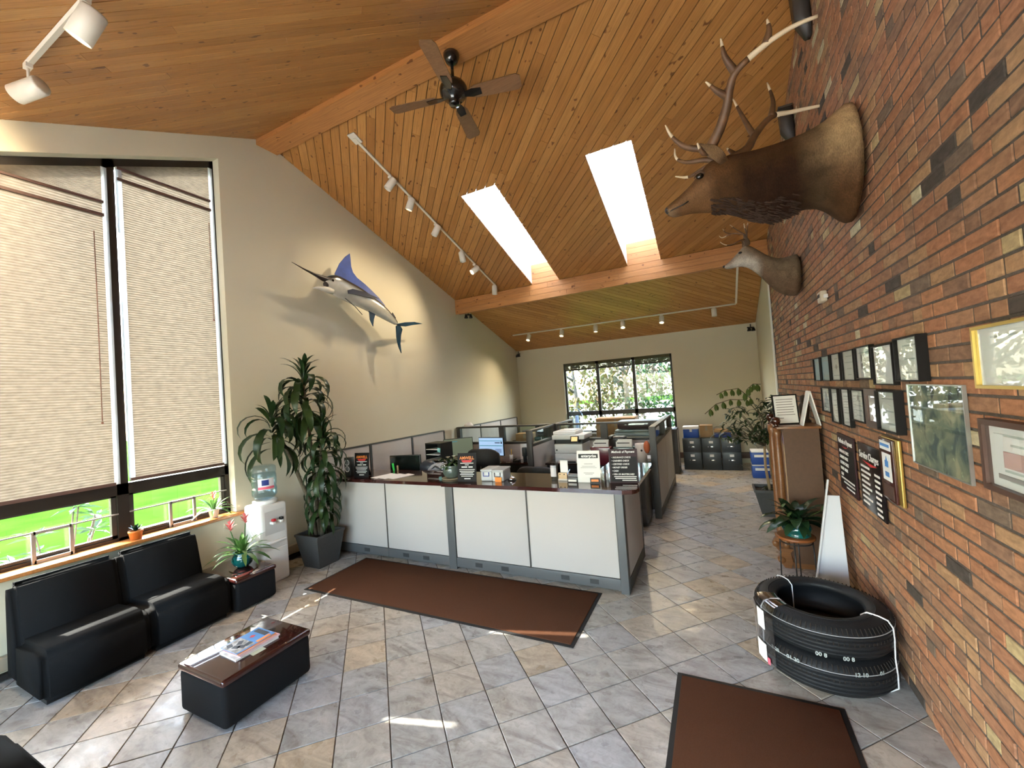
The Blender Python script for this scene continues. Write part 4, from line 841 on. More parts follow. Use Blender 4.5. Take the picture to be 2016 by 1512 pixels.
for i, s_ in enumerate(('INSURANCE CHECK', 'CASHIER\'S CHECK', 'CERTIFIED CHECK', 'MONEY ORDER', 'CASH', 'VISA OR MASTERCARD')): text('\u2022 '+s_, 'list_line', f, .0235, (-.118, -.0014, .258-.0345*i), RT, 'ink_white', 'LEFT', shear=.25, xs=.86, bold=.0005)
bars_of_text(f, [(-.10, .125, .062, .008), (-.09, .12, .044, .008), (-.02, .125, .025, .008)], 'ink_white', -.0014)
t = thing('glue_stick', (-1.12, 4.43, ZC), 'white slim tube between the two counter signs', 'tube'); MB().cyl((0, 0, 0), .013, .075, 14).build('barrel', 'white_plastic', t); MB().cyl((0, 0, .075), .009, .03, 12).build('cap', 'white_ceramic', t)
MB().tube([(-1.0, 4.62, ZC+.12), (-.94, 4.72, ZC+.13), (-.93, 4.66, ZC+.04), (-.98, 4.58, ZC+.005)], .005, 6).build('cable', 'black_plastic', label='black cable looping down behind the payment sign', cat='cable')
# --- things on the desks
t = thing('letter_sorter', (-3.99, 5.30, .74), 'black stacked letter sorter stuffed with white papers', 'tray', -.15); bx('side', (-.17, -.12, 0), (-.155, .14, .60), 'black_plastic', t); bx('side', (.155, -.12, 0), (.17, .14, .60), 'black_plastic', t); bx('top', (-.17, -.12, .60), (.17, .14, .615), 'black_plastic', t); bx('back', (-.17, .13, 0), (.17, .14, .61), 'black_plastic', t)
for k in range(7):
    s_ = bx('shelf', (-.155, -.12, .03+.08*k), (.155, .13, .037+.08*k), 'black_plastic', t)
    if k > 1: bx('letter', (-.12, -.15, .037+.08*k), (.15, .1, .045+.08*k), 'paper', s_)
bx('sticky_note', (.0, -.13, .50), (.06, -.125, .56), mat('note_aqua', (.25, .6, .6), .6), t, rot=(0, .2, 0))
t = thing('tote_bag', (-3.66, 4.93, .74), 'grey cloth bag slumped on the desk behind the forms', 'bag'); fabric('grey_cloth', (.33, .34, .37), 120)
MB().ball((0, 0, .19), 1, 18, (.30, .12, .18)).build('bag_body', 'grey_cloth', t); MB().tube([(-.2, -.05, .25), (-.05, -.11, .33), (.12, -.09, .24)], .012, 6).build('strap', 'cover_dark', t); MB().ball((-.28, .04, .27), 1, 14, (.16, .10, .13)).build('dark_flap', 'cover_dark', t)
t = thing('pen_cup', (-3.62, 7.08, .74), 'white pencil cup with a yellow pencil on the far desk', 'cup'); MB().lathe([(.034, 0), (.036, .13), (.031, .13), (.03, .01)], 20).build('cup_body', 'white_plastic', t); MB().tube([(0, 0, .05), (.01, .0, .24)], .007, 6).build('yellow_pencil', mat('pencil_yellow', (.75, .5, .02), .5), t); MB().tube([(.01, 0, .05), (-.03, .0, .23)], .006, 6).build('grey_pen', 'grey_plastic', t)
bx('notice_sheet', (-.12, 0, 0), (.12, .004, .30), 'paper', loc=(-3.43, 7.35, .742), rot=(-.1, 0, .05), label='white sheet propped up behind the tumbler', cat='paper')
t = thing('tumbler', (-3.33, 7.08, .74), 'tall slate blue tumbler on the far desk', 'tumbler'); mat('slate_blue', (.045, .06, .065), .4); MB().lathe([(.036, 0), (.038, .1), (.05, .11), (.052, .25), (.045, .26)], 24).build('tumbler_body', 'slate_blue', t); MB().tube([(.05, 0, .23), (.085, 0, .22), (.085, 0, .14), (.045, 0, .13)], .008, 8).build('handle', 'slate_blue', t); MB().cyl((0, 0, .255), .046, .015, 20).build('lid', 'slate_blue', t)
t = thing('coffee_jar', (-3.165, 7.05, .74), 'dark brown glass jar beside the tumbler', 'jar'); MB().lathe([(.05, 0), (.065, .015), (.068, .12), (.05, .145)], 24).build('jar_body', mat('dark_glass', (.02, .008, .006), .1), t); MB().cyl((0, 0, .145), .056, .03, 22).build('lid', 'black_plastic', t)
t = thing('desk_phone', (-3.47, 7.0, .74), 'small black desk box in front of the propped sheet', 'phone'); bx('phone_base', (-.06, -.06, 0), (.06, .06, .05), 'black_plastic', t, r=.008); bx('handset', (-.055, -.05, .05), (-.02, .06, .075), 'black_plastic', t, r=.01)
t = thing('tape_dispenser', (-2.99+.0, 6.99, .74), 'small black and white dispenser at the desk end', 'dispenser'); 
for o_ in [t]: o_.location = (-3.02-.03, 7.0, .74)
bx('dispenser_base', (-.05, -.03, 0), (.05, .03, .025), 'white_plastic', t, r=.005); MB().lathe([(.0, -.012), (.03, -.012), (.03, .012), (.0, .012)], 18).build('tape_roll', 'black_plastic', t, rot=(PI/2, 0, 0), loc=(-.0, 0, .05))
mat('cardboard', (.36, .22, .10), .85, vary=.1, vscale=12)
def carton(loc, rz, sx, sy, sz, lab, m='cardboard', lid=None, flaps=False):
    t = thing('carton', loc, lab, 'box', rz, group='cartons around the office'); bx('box_body', (-sx/2, -sy/2, 0), (sx/2, sy/2, sz), m, t, r=.004); bx('tape', (-.025, -sy/2-.001, sz*.55), (.025, sy/2+.001, sz+.001), 'saucer_tan' if m == 'cardboard' else 'paper', t)
    if lid: bx('lid', (-sx/2-.006, -sy/2-.006, sz-.05), (sx/2+.006, sy/2+.006, sz+.012), lid, t, r=.003)
    if flaps: bx('flap', (-sx/2, -sy/2-.03, sz), (sx/2, -sy/2+.12, sz+.006), m, t, rot=(.06, 0, 0))
    return t
carton((-3.86, 8.35, .93), .15, .40, .30, .22, 'brown carton showing through the glazed screen behind the monitors'); bx('overhead_shelf', (-5.1, 8.05, .90), (-3.03, 8.55, .928), 'pedestal', label='dark shelf behind the glazed screen carrying the small carton', cat='shelf')
for i, (x, w_, m, lab) in enumerate(((-3.40, .28, 'cover_dark', 'black patterned gift bag seen through the glazed screen'), (-3.38, .30, 'teal_glaze', 'teal wrapped parcel seen through the glazed screen'))):
    t = thing('gift_bag', (x, 8.25+.0*i, .93), lab, 'bag') if i == 0 else thing('gift_parcel', (x, 8.12, .93), lab, 'parcel')
    if i == 0: MB().rbox((-.17, -.06, .0), (.17, .08, .42), .03, 3).build('bag_body', m, t); MB().tube([(-.06, -.062, .40), (0, -.07, .30), (.08, -.062, .38)], .012, 6).build('ribbon', 'chrome', t)
    else: MB().rbox((-.17, -.05, 0), (.17, .04, .16), .02, 3).build('parcel_body', m, t); MB().tube([(0, -.055, .16), (0, -.056, .0)], .008, 6).build('ribbon', 'white_plastic', t)
MB().rbox((-.07, -.03, 0), (.05, .03, .36), .02, 3).build('shopping_bag', 'cover_orange', label='orange bag standing by the teal parcel', cat='bag', loc=(-3.14, 8.2, .93), rot=(0, .12, 0))
carton((-2.25, 10.3, .79), 0, .95, .5, .50, 'large brown carton with white flaps before the rear window', flaps=True); carton((-4.72, 10.72, .745), .02, .5, .3, .14, 'navy binder box on the rear desk by the blank wall', 'blue_plastic'); carton((-4.72, 10.72, .745+.145), 0, .56, .32, .10, 'grey folder box lying on the navy binder box', 'grey_plastic')
t = thing('folder_stack', (-4.20, 10.55, .745), 'loose white folders piled on the rear desk', 'folders'); 
for k in range(5): bx('folder', (-.2, -.14, .03*k), (.2, .14, .03*k+.025), 'paper', t, rot=(0, 0, .1*(k % 3)-.1))
bx('archive_folders', (-.3, -.14, 0), (.3, .14, .34), 'card_cream', label='tall cream folder block on the rear desk', cat='folders', loc=(-4.95, 11.1, .745))
t = thing('plastic_bag', (-3.42, 10.55, 1.02), 'crumpled clear plastic bag of supplies at the rear window', 'bag'); glass('bag_clear', (.80, .86, .92), .9, .2); MB().ball((0, 0, .2), 1, 12, (.26, .18, .34)).build('bag_film', 'bag_clear', t); MB().rbox((-.12, -.08, -.1), (-.03, .05, .3), .02).build('carton_inside', 'card_cream', t); MB().rbox((.03, -.08, -.1), (.1, .05, .33), .02).build('blue_tube_inside', 'screen_dim', t); bx('stand', (-.2, -.12, -.275), (.2, .12, -.1), 'pedestal', t)
# printers and bins around the right desk
for (x, z, h, m, lab) in ((-1.42, 1.12, .16, 'panel_grey', 'wide grey plotter behind the glazed screen'), (-1.35, 1.325, .13, 'cover_dark', 'dark red tray above the grey plotter'), ):
    t = thing('plotter', (x, 8.25, z-.12), lab, 'printer'); MB().rbox((-.42, -.2, 0), (.40, .2, h), .03, 3).build('housing', mat('plotter_grey', (.33, .35, .36), .4) if h > .14 else mat('dark_red', (.06, .022, .026), .4), t); bx('cover', (-.40, -.21, h), (.38, .15, h+.03), 'plotter_grey' if h > .14 else 'screen_dim', t, r=.008)
bx('plotter_stand', (-1.9, 8.0, 0), (-1.0, 8.5, .995), 'pedestal', label='dark stand under the grey plotter', cat='stand')
for (x, m, nm, lab) in ((-1.80, 'bin_red', (.14, .012, .025), 'dark red file bin holding upright white cards'), (-1.42, 'bin_green', (.03, .055, .04), 'dark green file bin holding upright white cards')):
    mat(m, nm, .25, coat=.2); t = thing('file_bin', (x, 6.85, .745), lab, 'file bin', group='file bins on the printer desk'); MB().rbox((-.17, -.06, 0), (.17, .1, .30), .015, 3).build('bin_body', m, t)
    for k in range(3): bx('card', (-.12+.01*k, -.03+.035*k, .25), (.13, -.027+.035*k, .385+.015*k), 'paper', t)
    bx('card_heading', (-.10, -.032, .355), (.10, -.0305, .37), 'ink_black', t)
    if m == 'bin_green': bx('green_note', (-.05, -.063, .14), (.03, -.061, .22), mat('note_green', (.12, .42, .27), .6), t)
t = thing('paper_roll', (-1.16, 6.9, .745), 'cream paper towel roll with a dark mark beside the aisle screen', 'roll'); MB().lathe([(.025, 0), (.09, 0), (.09, .34), (.025, .34)], 26, close=True).build('roll', 'white_ceramic', t); MB().ball((.02, -.088, .24), .018, 10, (1, .2, 1)).build('dark_mark', 'ink_black', t)
t = thing('telephone', (-1.62, 7.3, .745), 'black office telephone behind the file bins', 'phone'); MB().rbox((-.15, -.12, 0), (.15, .12, .42), .03, 3).build('phone_body', 'black_plastic', t); MB().rbox((-.13, -.16, .38), (-.05, .1, .44), .02, 3).build('handset', 'black_plastic', t)
bx('desk_tray', (-1.30, 7.15, .745), (-1.02, 7.5, .80), 'paper', label='stack of white sheets on the desk by the aisle screen', cat='paper', r=.004)
MB().ball((0, 0, .09), 1, 12, (.05, .05, .10)).build('orange_pouch', mat('pouch_orange', (.5, .12, .04), .6), label='orange pouch hanging on the aisle screen post', cat='pouch', loc=(-1.02, 6.60, .98))
MB().lathe([(.0, .10), (.06, .085), (.10, .04), (.11, .0), (.10, .0)], 20).build('desk_lamp_shade', 'white_ceramic', label='rounded cream shade just above the screen by the monitors', cat='lamp', loc=(-4.95, 7.72, 1.386))
# ------------------------------------------------------------------ along the brick wall
mat('frame_black', (.008, .007, .007), .55, spec=.2); mat('frame_gold', (.62, .44, .12), .3, metal=.8); mat('frame_silver', (.45, .47, .46), .3, metal=.8); mat('frame_brown', (.07, .035, .025), .45)
mat('doc_paper', (.74, .78, .74), .6); mat('doc_blue', (.33, .55, .63), .6, vary=.15, vscale=6); mat('doc_text', (.45, .50, .48), .7); mat('mat_board', (.76, .77, .76), .7)
glass('picture_glass', (.97, .98, .98), .75)
RW = XR-.001
def wall_frame(y0, y1, z0, z1, lab, fr, doc, wd=.012, depth=.025, lines=0, name='picture_frame', cat='frame', group='framed certificates on the brick wall', mb_=0, extra=None, glazed=True):
    """hung on the brick wall; y0 > y1: from the far edge to the near edge"""
    w_, h = abs(y0-y1), z1-z0; t = thing(name, (RW, (y0+y1)/2, z0), lab, cat, -PI/2, group=group)
    mb = MB(); mb.box((-w_/2, -depth, 0), (w_/2, 0, wd)).box((-w_/2, -depth, h-wd), (w_/2, 0, h)).box((-w_/2, -depth, wd), (-w_/2+wd, 0, h-wd)).box((w_/2-wd, -depth, wd), (w_/2, 0, h-wd)); mb.build('frame', fr, t)
    if mb_: bx('mat_board', (-w_/2+wd, -depth*.45, wd), (w_/2-wd, -.001, h-wd), 'mat_board', t)
    q = wd+mb_; d = bx('document', (-w_/2+q, -depth*.55, q), (w_/2-q, -depth*.4, h-q), doc, t)
    for i in range(lines):
        z = h*(.8-.6*i/max(1, lines-1)); ww = (w_-2*q)*random.uniform(.3, .75)/2; bx('line_of_text', (-ww, -depth*.55-.001, z-.004), (ww, -depth*.55, z+.004), 'doc_text', d)
    if glazed: bx('glass_front', (-w_/2+wd, -depth*.72, wd), (w_/2-wd, -depth*.66, h-wd), 'picture_glass', t)
    return t
for y0, y1, z0, z1, lab, fr, doc, n in ((5.245, 4.96, 1.944, 2.176, 'pale blue framed certificate, farthest of the upper row', 'frame_black', 'doc_blue', 2), (4.92, 4.585, 1.944, 2.181, 'pale blue framed certificate, second of the upper row', 'frame_black', 'doc_blue', 2),
    (4.54, 4.24, 1.947, 2.183, 'white framed certificate with a small round seal in the upper row', 'frame_black', 'doc_paper', 3), (4.175, 3.858, 1.948, 2.186, 'greenish white framed certificate, fourth of the upper row', 'frame_black', 'doc_paper', 4),
    (3.815, 3.49, 1.96, 2.191, 'framed certificate with a leafy drawing in a gilt edged black frame', 'frame_black', 'mat_board', 2), (3.46, 3.115, 1.922, 2.172, 'tilted black framed picture with a double border, sixth of the upper row', 'frame_black', 'mat_board', 0), (3.035, 2.735, 1.946, 2.186, 'white certificate in a deep black frame, nearest of the upper row', 'frame_black', 'doc_paper', 3),
    (5.0, 4.675, 1.647, 1.883, 'white certificate with a crest, farthest of the lower row', 'frame_black', 'doc_paper', 5), (4.65, 4.40, 1.572, 1.881, 'tall narrow white certificate, second of the lower row', 'frame_black', 'doc_paper', 5), (4.31, 4.07, 1.575, 1.884, 'pinkish white certificate, third of the lower row', 'frame_black', 'mat_board', 5),
    (4.03, 3.715, 1.642, 1.882, 'bluish white certificate with a dark seal, fourth of the lower row', 'frame_black', 'doc_paper', 5), (3.68, 3.425, 1.628, 1.893, 'dark brown plaque with a framed white sheet in the lower row', 'frame_brown', 'mat_board', 2), (3.41, 3.09, 1.635, 1.889, 'reflective white certificate in a deep black frame, nearest of the lower row', 'frame_black', 'doc_paper', 3)):
    t = wall_frame(y0, y1, z0, z1, lab, fr, doc,   .045 if fr == 'frame_brown' else .008, .045 if 'deep' in lab else .03, n)
    if 'leafy' in lab:
        MB().ball((-.05, -.018, .15), 1, 8, (.018, .002, .03)).ball((-.045, -.018, .09), 1, 8, (.025, .002, .025)).build('leaf_print', 'ink_grey', t)
    if 'seal' in lab or 'crest' in lab: MB().ball((0, -.018, .12 if 'round' in lab else .18), 1, 10, (.022, .002, .022)).build('seal', 'ink_grey', t)
# aerial map
def map_mat():
    m = bpy.data.materials.new('aerial_map'); m.use_nodes = True; t = m.node_tree; b = t.nodes['Principled BSDF']; b.inputs['Roughness'].default_value = .5
    v = node(t, 'ShaderNodeTexCoord').outputs['Object']
    a = ramp(t, noise(t, v, 9, 6, 1.0), [(.38, (.05, .09, .10)), (.48, (.17, .22, .16)), (.58, (.30, .32, .22)), (.68, (.45, .42, .28))])
    c = ramp(t, noise(t, mapping(t, v, (1, 1, .4)), 9, 3, .4), [(.36, (.10, .13, .22)), (.41, (1, 1, 1))])
    d = ramp(t, noise(t, v, 40, 2), [(.66, (1, 1, 1)), (.72, (1.9, 1.85, 1.7))])
    t.links.new(mult(t, mult(t, a, c), d), b.inputs['Base Color']); MATS['aerial_map'] = m
map_mat()
wall_frame(3.0, 2.425, 1.50, 1.93, 'large aerial photograph in a thin silver frame on the brick wall', 'frame_silver', 'aerial_map', .006, .014, group=None, name='aerial_photograph')
wall_frame(2.285, 1.75, 1.92, 2.162, 'gold framed picture reflecting the rear window, at the photo edge', 'frame_gold', 'doc_paper', .012, .03, 1, group=None, mb_=.03)
t = wall_frame(2.27, 1.72, 1.53, 1.803, 'pale certificate in a brown wooden frame under the gold picture', 'frame_brown', 'mat_board', .022, .04, 6, group=None, mb_=.03); bx('pink_stamp', (-.16, -.026, .10), (.1, -.0245, .16), mat('stamp_pink', (.55, .36, .33), .7), t); bx('grey_band', (-.2, -.026, .055), (.2, -.0245, .072), 'ink_grey', t)
def wall_sign(y0, y1, z0, z1, lab, face, name='wall_sign', depth=.012):
    w_, h = abs(y0-y1), z1-z0; t = thing(name, (RW-.006, (y0+y1)/2, z0), lab, 'sign', -PI/2, group='black signs on the brick wall'); f = bx('board', (-w_/2, -depth, 0), (w_/2, 0, h), face, t, r=.002); return t, f, w_, h, -depth-.0008
mat('sign_gloss', (.008, .005, .006), .2, spec=.3)
t, f, w_, h, d = wall_sign(4.58, 4.10, .999, 1.486, 'black wall sign with white italic lettering on payment methods', 'sign_maroon'); bx('black_field', (-w_/2+.03, d, .05), (w_/2-.02, d+.0008, h-.11), 'sign_black', f)
text('Methods of Payment', 'heading', f, .058, (0, d-.0006, h-.06), RT, 'ink_white', shear=.2, xs=.84, bold=.001); MB().prism([(-.1, h-.105), (.08, h-.1), (.0, h-.115)], 1, d-.001, d).build('red_flourish', 'ink_red', f)
for i, s_ in enumerate(('INSURANCE CHECK', 'CASHIER\'S CHECK', 'CERTIFIED CHECK', 'MONEY ORDER', 'CASH')): text(s_, 'list_line', f, .036, (-w_/2+.05, d-.001, h-.15-.05*i), RT, 'ink_white', 'LEFT', shear=.2, xs=.85, bold=.0008)
bars_of_text(f, [(-.19, .19, .105, .014), (-.12, .19, .075, .012), (-.05, .17, .04, .012)], 'ink_white', d-.001)
t, f, w_, h, d = wall_sign(3.985, 3.50, 1.003, 1.485, 'glossy black wall sign headed service charges with a price column', 'sign_gloss')
text('Service Charges', 'heading', f, .075, (-.01, d-.0006, h-.085), RT, 'ink_white', shear=.15, xs=.84, bold=.0008); MB().prism([(-.15, h-.125), (.16, h-.13), (.03, h-.15)], 1, d-.001, d).build('red_flourish', 'ink_red', f)
bars_of_text(f, [(-.20, -.20+.20*random.uniform(.65, 1.1), h-.17-.038*i, .016) for i in range(8)]+[(.09, .09+.12*random.uniform(.7, 1), h-.19-.038*i, .016) for i in range(8)], 'ink_white', d-.001)
MB().box((-.012, d-.0012, .02), (.012, d-.0006, .2)).build('light_streak_print', 'ink_grey', f) if False else None
t = thing('award_plaque', (RW-.004, 3.315, 1.198), 'dark wooden award plaque with a gilt side strip and blue print', 'plaque', -PI/2); wood('plaque_wood', [(0, (.06, .016, .012)), (1, (.05, .013, .010))], .15, knots=False)
bx('gilt_board', (-.125, -.018, -.0), (.145, -.001, .395), 'frame_gold', t, r=.004); bx('wood_face', (-.125, -.034, .005), (.10, -.018, .39), 'plaque_wood', t, r=.004); bx('white_card', (-.075, -.036, .13), (.065, -.034, .30), 'mat_board', t); bx('header_card', (-.10, -.036, .32), (.075, -.034, .375), 'mat_board', t); bx('brass_plate', (-.09, -.036, .02), (.075, -.034, .105), 'frame_brown', t)
mat('print_blue', (.06, .22, .55), .6); bx('blue_print', (-.03, -.0372, .215), (.025, -.036, .255), 'print_blue', t); bx('blue_print', (-.035, -.0372, .155), (.03, -.036, .185), 'print_blue', t); bx('header_print', (-.09, -.0372, .34), (.06, -.036, .358), 'print_blue', t); MB().prism([(-.015, .255), (.012, .255), (-.002, .285)], 1, -.0372, -.036).build('blue_print', 'print_blue', t)
t = thing('wall_sensor', (RW-.004, 4.60, 2.66), 'small cream wall sensor with a dark slot, on the bricks', 'sensor', -PI/2); mat('sensor_cream', (.60, .53, .40), .5); bx('housing', (-.07, -.05, 0), (.07, 0, .10), 'sensor_cream', t, r=.012); bx('slot', (-.045, -.053, .045), (.03, -.049, .075), 'ink_black', t); bx('bracket', (.06, -.03, .03), (.09, 0, .06), 'white_plastic', t)
# tall cabinet with turned posts
wood('oak_dark', [(0, (.20, .085, .028)), (1, (.24, .10, .035))], .35, knots=False, coat=.2); mat('finial', (.045, .012, .006), .12, coat=.5); mat('cabinet_side', (.09, .042, .018), .6, vary=.1, vscale=30)
t = thing('display_cabinet', (.74, 5.42, 0), 'tall wooden cabinet with turned corner posts, dark ball finials and scroll feet', 'cabinet')
bx('side_panel', (-.14, -.27, .06), (.17, -.25, 1.46), 'cabinet_side', t); bx('side_panel', (-.14, .25, .06), (.17, .27, 1.46), 'cabinet_side', t); bx('back_panel', (.15, -.25, .06), (.17, .25, 1.46), 'cabinet_side', t); bx('top_board', (-.20, -.29, 1.46), (.19, .29, 1.485), 'oak_dark', t, r=.006)
bx('front_panel', (-.14, -.25, .08), (-.12, .25, 1.46), 'oak_dark', t); bx('light_panel', (-.145, -.255, .5), (-.139, -.15, 1.38), mat('birch', (.45, .30, .16), .5), t)
MB().prism([(-.275, 1.30), (-.275, 1.42), (-.235, 1.36), (-.195, 1.42), (-.195, 1.30), (-.235, 1.36)], 0, -.1475, -.1445).build('violet_inlay', mat('violet', (.06, .03, .20), .4), t)
bx('inlay_field', (-.146, -.28, 1.28), (-.1447, -.19, 1.44), 'birch', t)
for y in (-.24, .24):
    p = MB().lathe([(.0, .20), (.032, .20), (.036, .24), (.028, .28), (.034, .4), (.034, 1.2), (.03, 1.36), (.04, 1.40), (.04, 1.47), (.0, 1.47)], 18, (-.195, y, 0)).build('turned_post', 'oak_dark', t)
    MB().lathe([(.0, 1.47), (.034, 1.47), (.034, 1.485), (.016, 1.495), (.036, 1.52), (.045, 1.545), (.036, 1.58), (.0, 1.592)], 20, (-.195, y, 0)).build('ball_finial', 'finial', p)
    s_ = MB().prism([(-.03, .0), (.03, .0), (.045, .06), (.03, .16), (.06, .20), (-.06, .20), (-.05, .16), (-.075, .12), (-.07, .06)], 1, -.03, .03).build('scroll_foot', 'oak_dark', t, loc=(-.195, y, 0)); MB().lathe([(.0, -.034), (.035, -.034), (.035, .034), (.0, .034)], 16).build('scroll_roll', 'oak_dark', s_, rot=(PI/2, 0, 0), loc=(-.055, 0, .08))
bx('plinth', (-.15, -.25, .0), (.16, .25, .06), 'oak_dark', t)
t = thing('standing_frame', (.675, 5.38, 1.486), 'black framed notice standing on the wooden cabinet', 'frame', .25); f = bx('frame', (-.125, 0, 0), (.125, .012, .33), 'frame_black', t, rot=(-.12, 0, 0)); bx('sheet', (-.11, -.002, .015), (.11, 0, .315), 'paper', f); bars_of_text(f, [(-.09, .09*random.uniform(.8, 1), .275-.028*i, .009) for i in range(7)]+[(-.09, -.03, .07, .009)], 'ink_grey', -.003)
bx('strut', (-.03, .0, 0.004), (.03, .004, .28), 'frame_black', t, loc=(0, .13, .002), rot=(.33, 0, 0))
t = thing('folded_card', (.865, 5.20, 1.486), 'white tent card edge-on at the near end of the cabinet top', 'card'); MB().prism([(-.085, 0), (-.075, 0), (.006, .36), (-.006, .36)], 1, -.02, .16).build('leaf', 'white_plastic', t); MB().prism([(.065, 0), (.075, 0), (.008, .36), (-.004, .36)], 1, -.02, .16).build('leaf', 'white_plastic', t)
t = thing('carved_figurine', (.865, 5.58, 1.486), 'dark carved figurine behind the white tent card', 'figurine'); mat('dark_carving', (.05, .028, .018), .6, bump=.4, bscale=40)
MB().lathe([(.0, 0), (.06, 0), (.06, .02), (.035, .04), (.05, .12), (.055, .18), (.03, .22), (.035, .25), (.03, .29), (.0, .31)], 16).build('body', 'dark_carving', t); MB().tube([(.0, -.04, .17), (-.02, -.09, .20), (-.03, -.06, .27)], [.022, .018, .012], 8).build('arm', 'dark_carving', t)
# plant stand with peace lily
t = thing('plant_stand', (.575, 4.70, 0), 'round wooden plant stand on thin black legs', 'plant stand'); MB().lathe([(.0, .475), (.155, .475), (.16, .482), (.16, .498), (.15, .502), (.0, .49)], 36).build('stand_top', mat('stand_orange', (.24, .075, .02), .35), t); MB().lathe([(.13, .44), (.136, .44), (.136, .45), (.13, .45)], 30, close=True).build('ring', 'black_plastic', t)
for k in range(4): a = k*PI/2+2.9; MB().tube([(math.cos(a)*.13, math.sin(a)*.13, .476), (math.cos(a)*.145, math.sin(a)*.145, .0)], .006, 8).build('leg', 'black_plastic', t)
t = thing('potted_peace_lily', (.59, 4.70, .5), 'dark leaved peace lily in a shiny teal bowl on the plant stand', 'plant'); MB().lathe([(.10, 0), (.105, .012), (.085, .018), (.12, .05), (.125, .08), (.10, .12), (.085, .125), (.08, .11)], 32).build('bowl', 'teal_glaze', t); MB().cyl((0, 0, .10), .085, .01, 20).build('soil', 'soil', t)
lm = [leaf_mesh('leaf', .33, .085, .45, 1.5, 'lily_leaf', 7, .2, .08), leaf_mesh('leaf', .36, .095, .9, 1.7, 'lily_leaf', 7, .2, .08), leaf_mesh('leaf', .36, .095, 1.25, 1.3, 'lily_leaf', 7, .2, .08)]; r_ = random.Random(9)
for i in range(40): inst(lm[min(2, i*3//40)], 'leaf', t, (r_.uniform(-.03, .03), r_.uniform(-.03, .03), .10), (r_.uniform(-.25, .25), 0, i*2.399), (r_.uniform(.75, 1.1),)*3)
sp = leaf_mesh('spathe', .07, .035, .9, .5, 'frond_leaf', 4)
for x, y, z in ((-.12, -.06, .26), (.2, -.02, .25), (-.08, -.1, .19)): f = MB().tube([(0, 0, .1), (x*.6, y*.6, z*.8), (x, y, z)], .003, 5).build('flower_stalk', 'frond_leaf', t); inst(sp, 'spathe', f, (x, y, z), (0, 0, .6))
# white folded display panel leaning on the wall
t = thing('leaning_panel', (.75, 4.40, 0), 'white folded display panel leaning on the brick wall behind the tires', 'panel'); mat('foam_white', (.58, .60, .64), .5)
MB().prism([(-.13, 0), (-.118, 0), (.062, 1.10), (.05, 1.10)], 1, -.02, -.0).build('front_leaf', 'foam_white', t); MB().prism([(-.118, 0), (.15, 0), (.13, .96), (.045, .96)], 1, .0, .012).build('side_leaf', 'foam_white', t)
# tires
mat('rubber', (.010, .011, .013), .55, bump=.15, bscale=90, spec=.3); mat('tread_stripe', (.42, .43, .45), .6); mat('chalk', (.32, .36, .36), .7); glass('wrap_film', (.74, .74, .77), 5, .15); mat('strap_white', (.75, .76, .80), .4)
def tire(loc, lab, rz):
    t = thing('tire', loc, lab, 'tire', rz, group='strapped tires by the brick wall'); R, W_ = .395, .225; r0 = .245
    prof = [(r0, .03), (r0+.012, .008), (r0+.05, 0), (R-.06, .004), (R-.025, .022), (R-.010, .045)]
    for z in (.062, .087, .112, .137, .162): prof += [(R, z-.008), (R, z-.003), (R-.008, z-.002), (R-.008, z+.002), (R, z+.003)]
    prof += [(R-.010, W_-.045), (R-.025, W_-.022), (R-.06, W_-.004), (r0+.05, W_), (r0+.012, W_-.008), (r0, W_-.03), (r0+.02, W_-.05), (r0+.055, W_*.5), (r0+.02, .05)]
    MB().lathe(prof, 72, close=True).build('carcass', 'rubber', t)
    me = MB().box((-.002, -.0025, -.02), (.003, .0025, .02)).mesh('tread_sipe'); me.materials.append(MATS['void_dark']); mb = MB()
    for k in range(90):
        a = 2*PI*k/90; Rm = Matrix.Rotation(a, 4, 'Z') @ Matrix.Translation((R-.013, 0, W_-.032)) @ Matrix.Rotation(-.55, 4, 'Y'); mb.add([v.co for v in me.vertices], [tuple(p.vertices) for p in me.polygons], M=Rm)
        Rm = Matrix.Rotation(a, 4, 'Z') @ Matrix.Translation((R-.0005, 0, .125)) @ Matrix.Scale(.5, 4, (0, 0, 1)); mb.add([v.co for v in me.vertices], [tuple(p.vertices) for p in me.polygons], M=Rm)
    mb.build('tread_sipes', 'void_dark', t, fix=False, kind='stuff')
    MB().lathe([(R-.002, W_-.055), (R+.0012, W_-.055), (R+.0012, W_-.0515), (R-.002, W_-.0515)], 72, close=True).build('white_line', 'tread_stripe', t)
    for z, rr in ((.010, .32), (W_-.004, .30)): MB().lathe([(rr, z-.003), (rr+.006, z-.003), (rr+.006, z+.006), (rr, z+.006)], 60, close=True).build('sidewall_rib', 'rubber', t)
    return t
TX, TY = .535, 3.535
t1 = tire((TX, TY, 0), 'lower black tire of the strapped pair by the brick wall', .2); t2 = tire((TX, TY, .2295), 'upper black tire of the strapped pair by the brick wall', 1.0)
def chalk(t, a, s_, z):
    R = .3965; text(s_, 'chalk_mark', t, .034, (R*math.cos(a), R*math.sin(a), z), (PI/2, 0, a+PI/2), 'chalk', bold=.001)
for a, s_ in ((-2.45, '3 20'), (-2.15, '01 20'), (-1.25, '12 10'), (-.92, '01')): chalk(t1, a-.2, s_, .178)
for a in (-1.75, -1.4): chalk(t2, a-1.0, '00 8', .04)
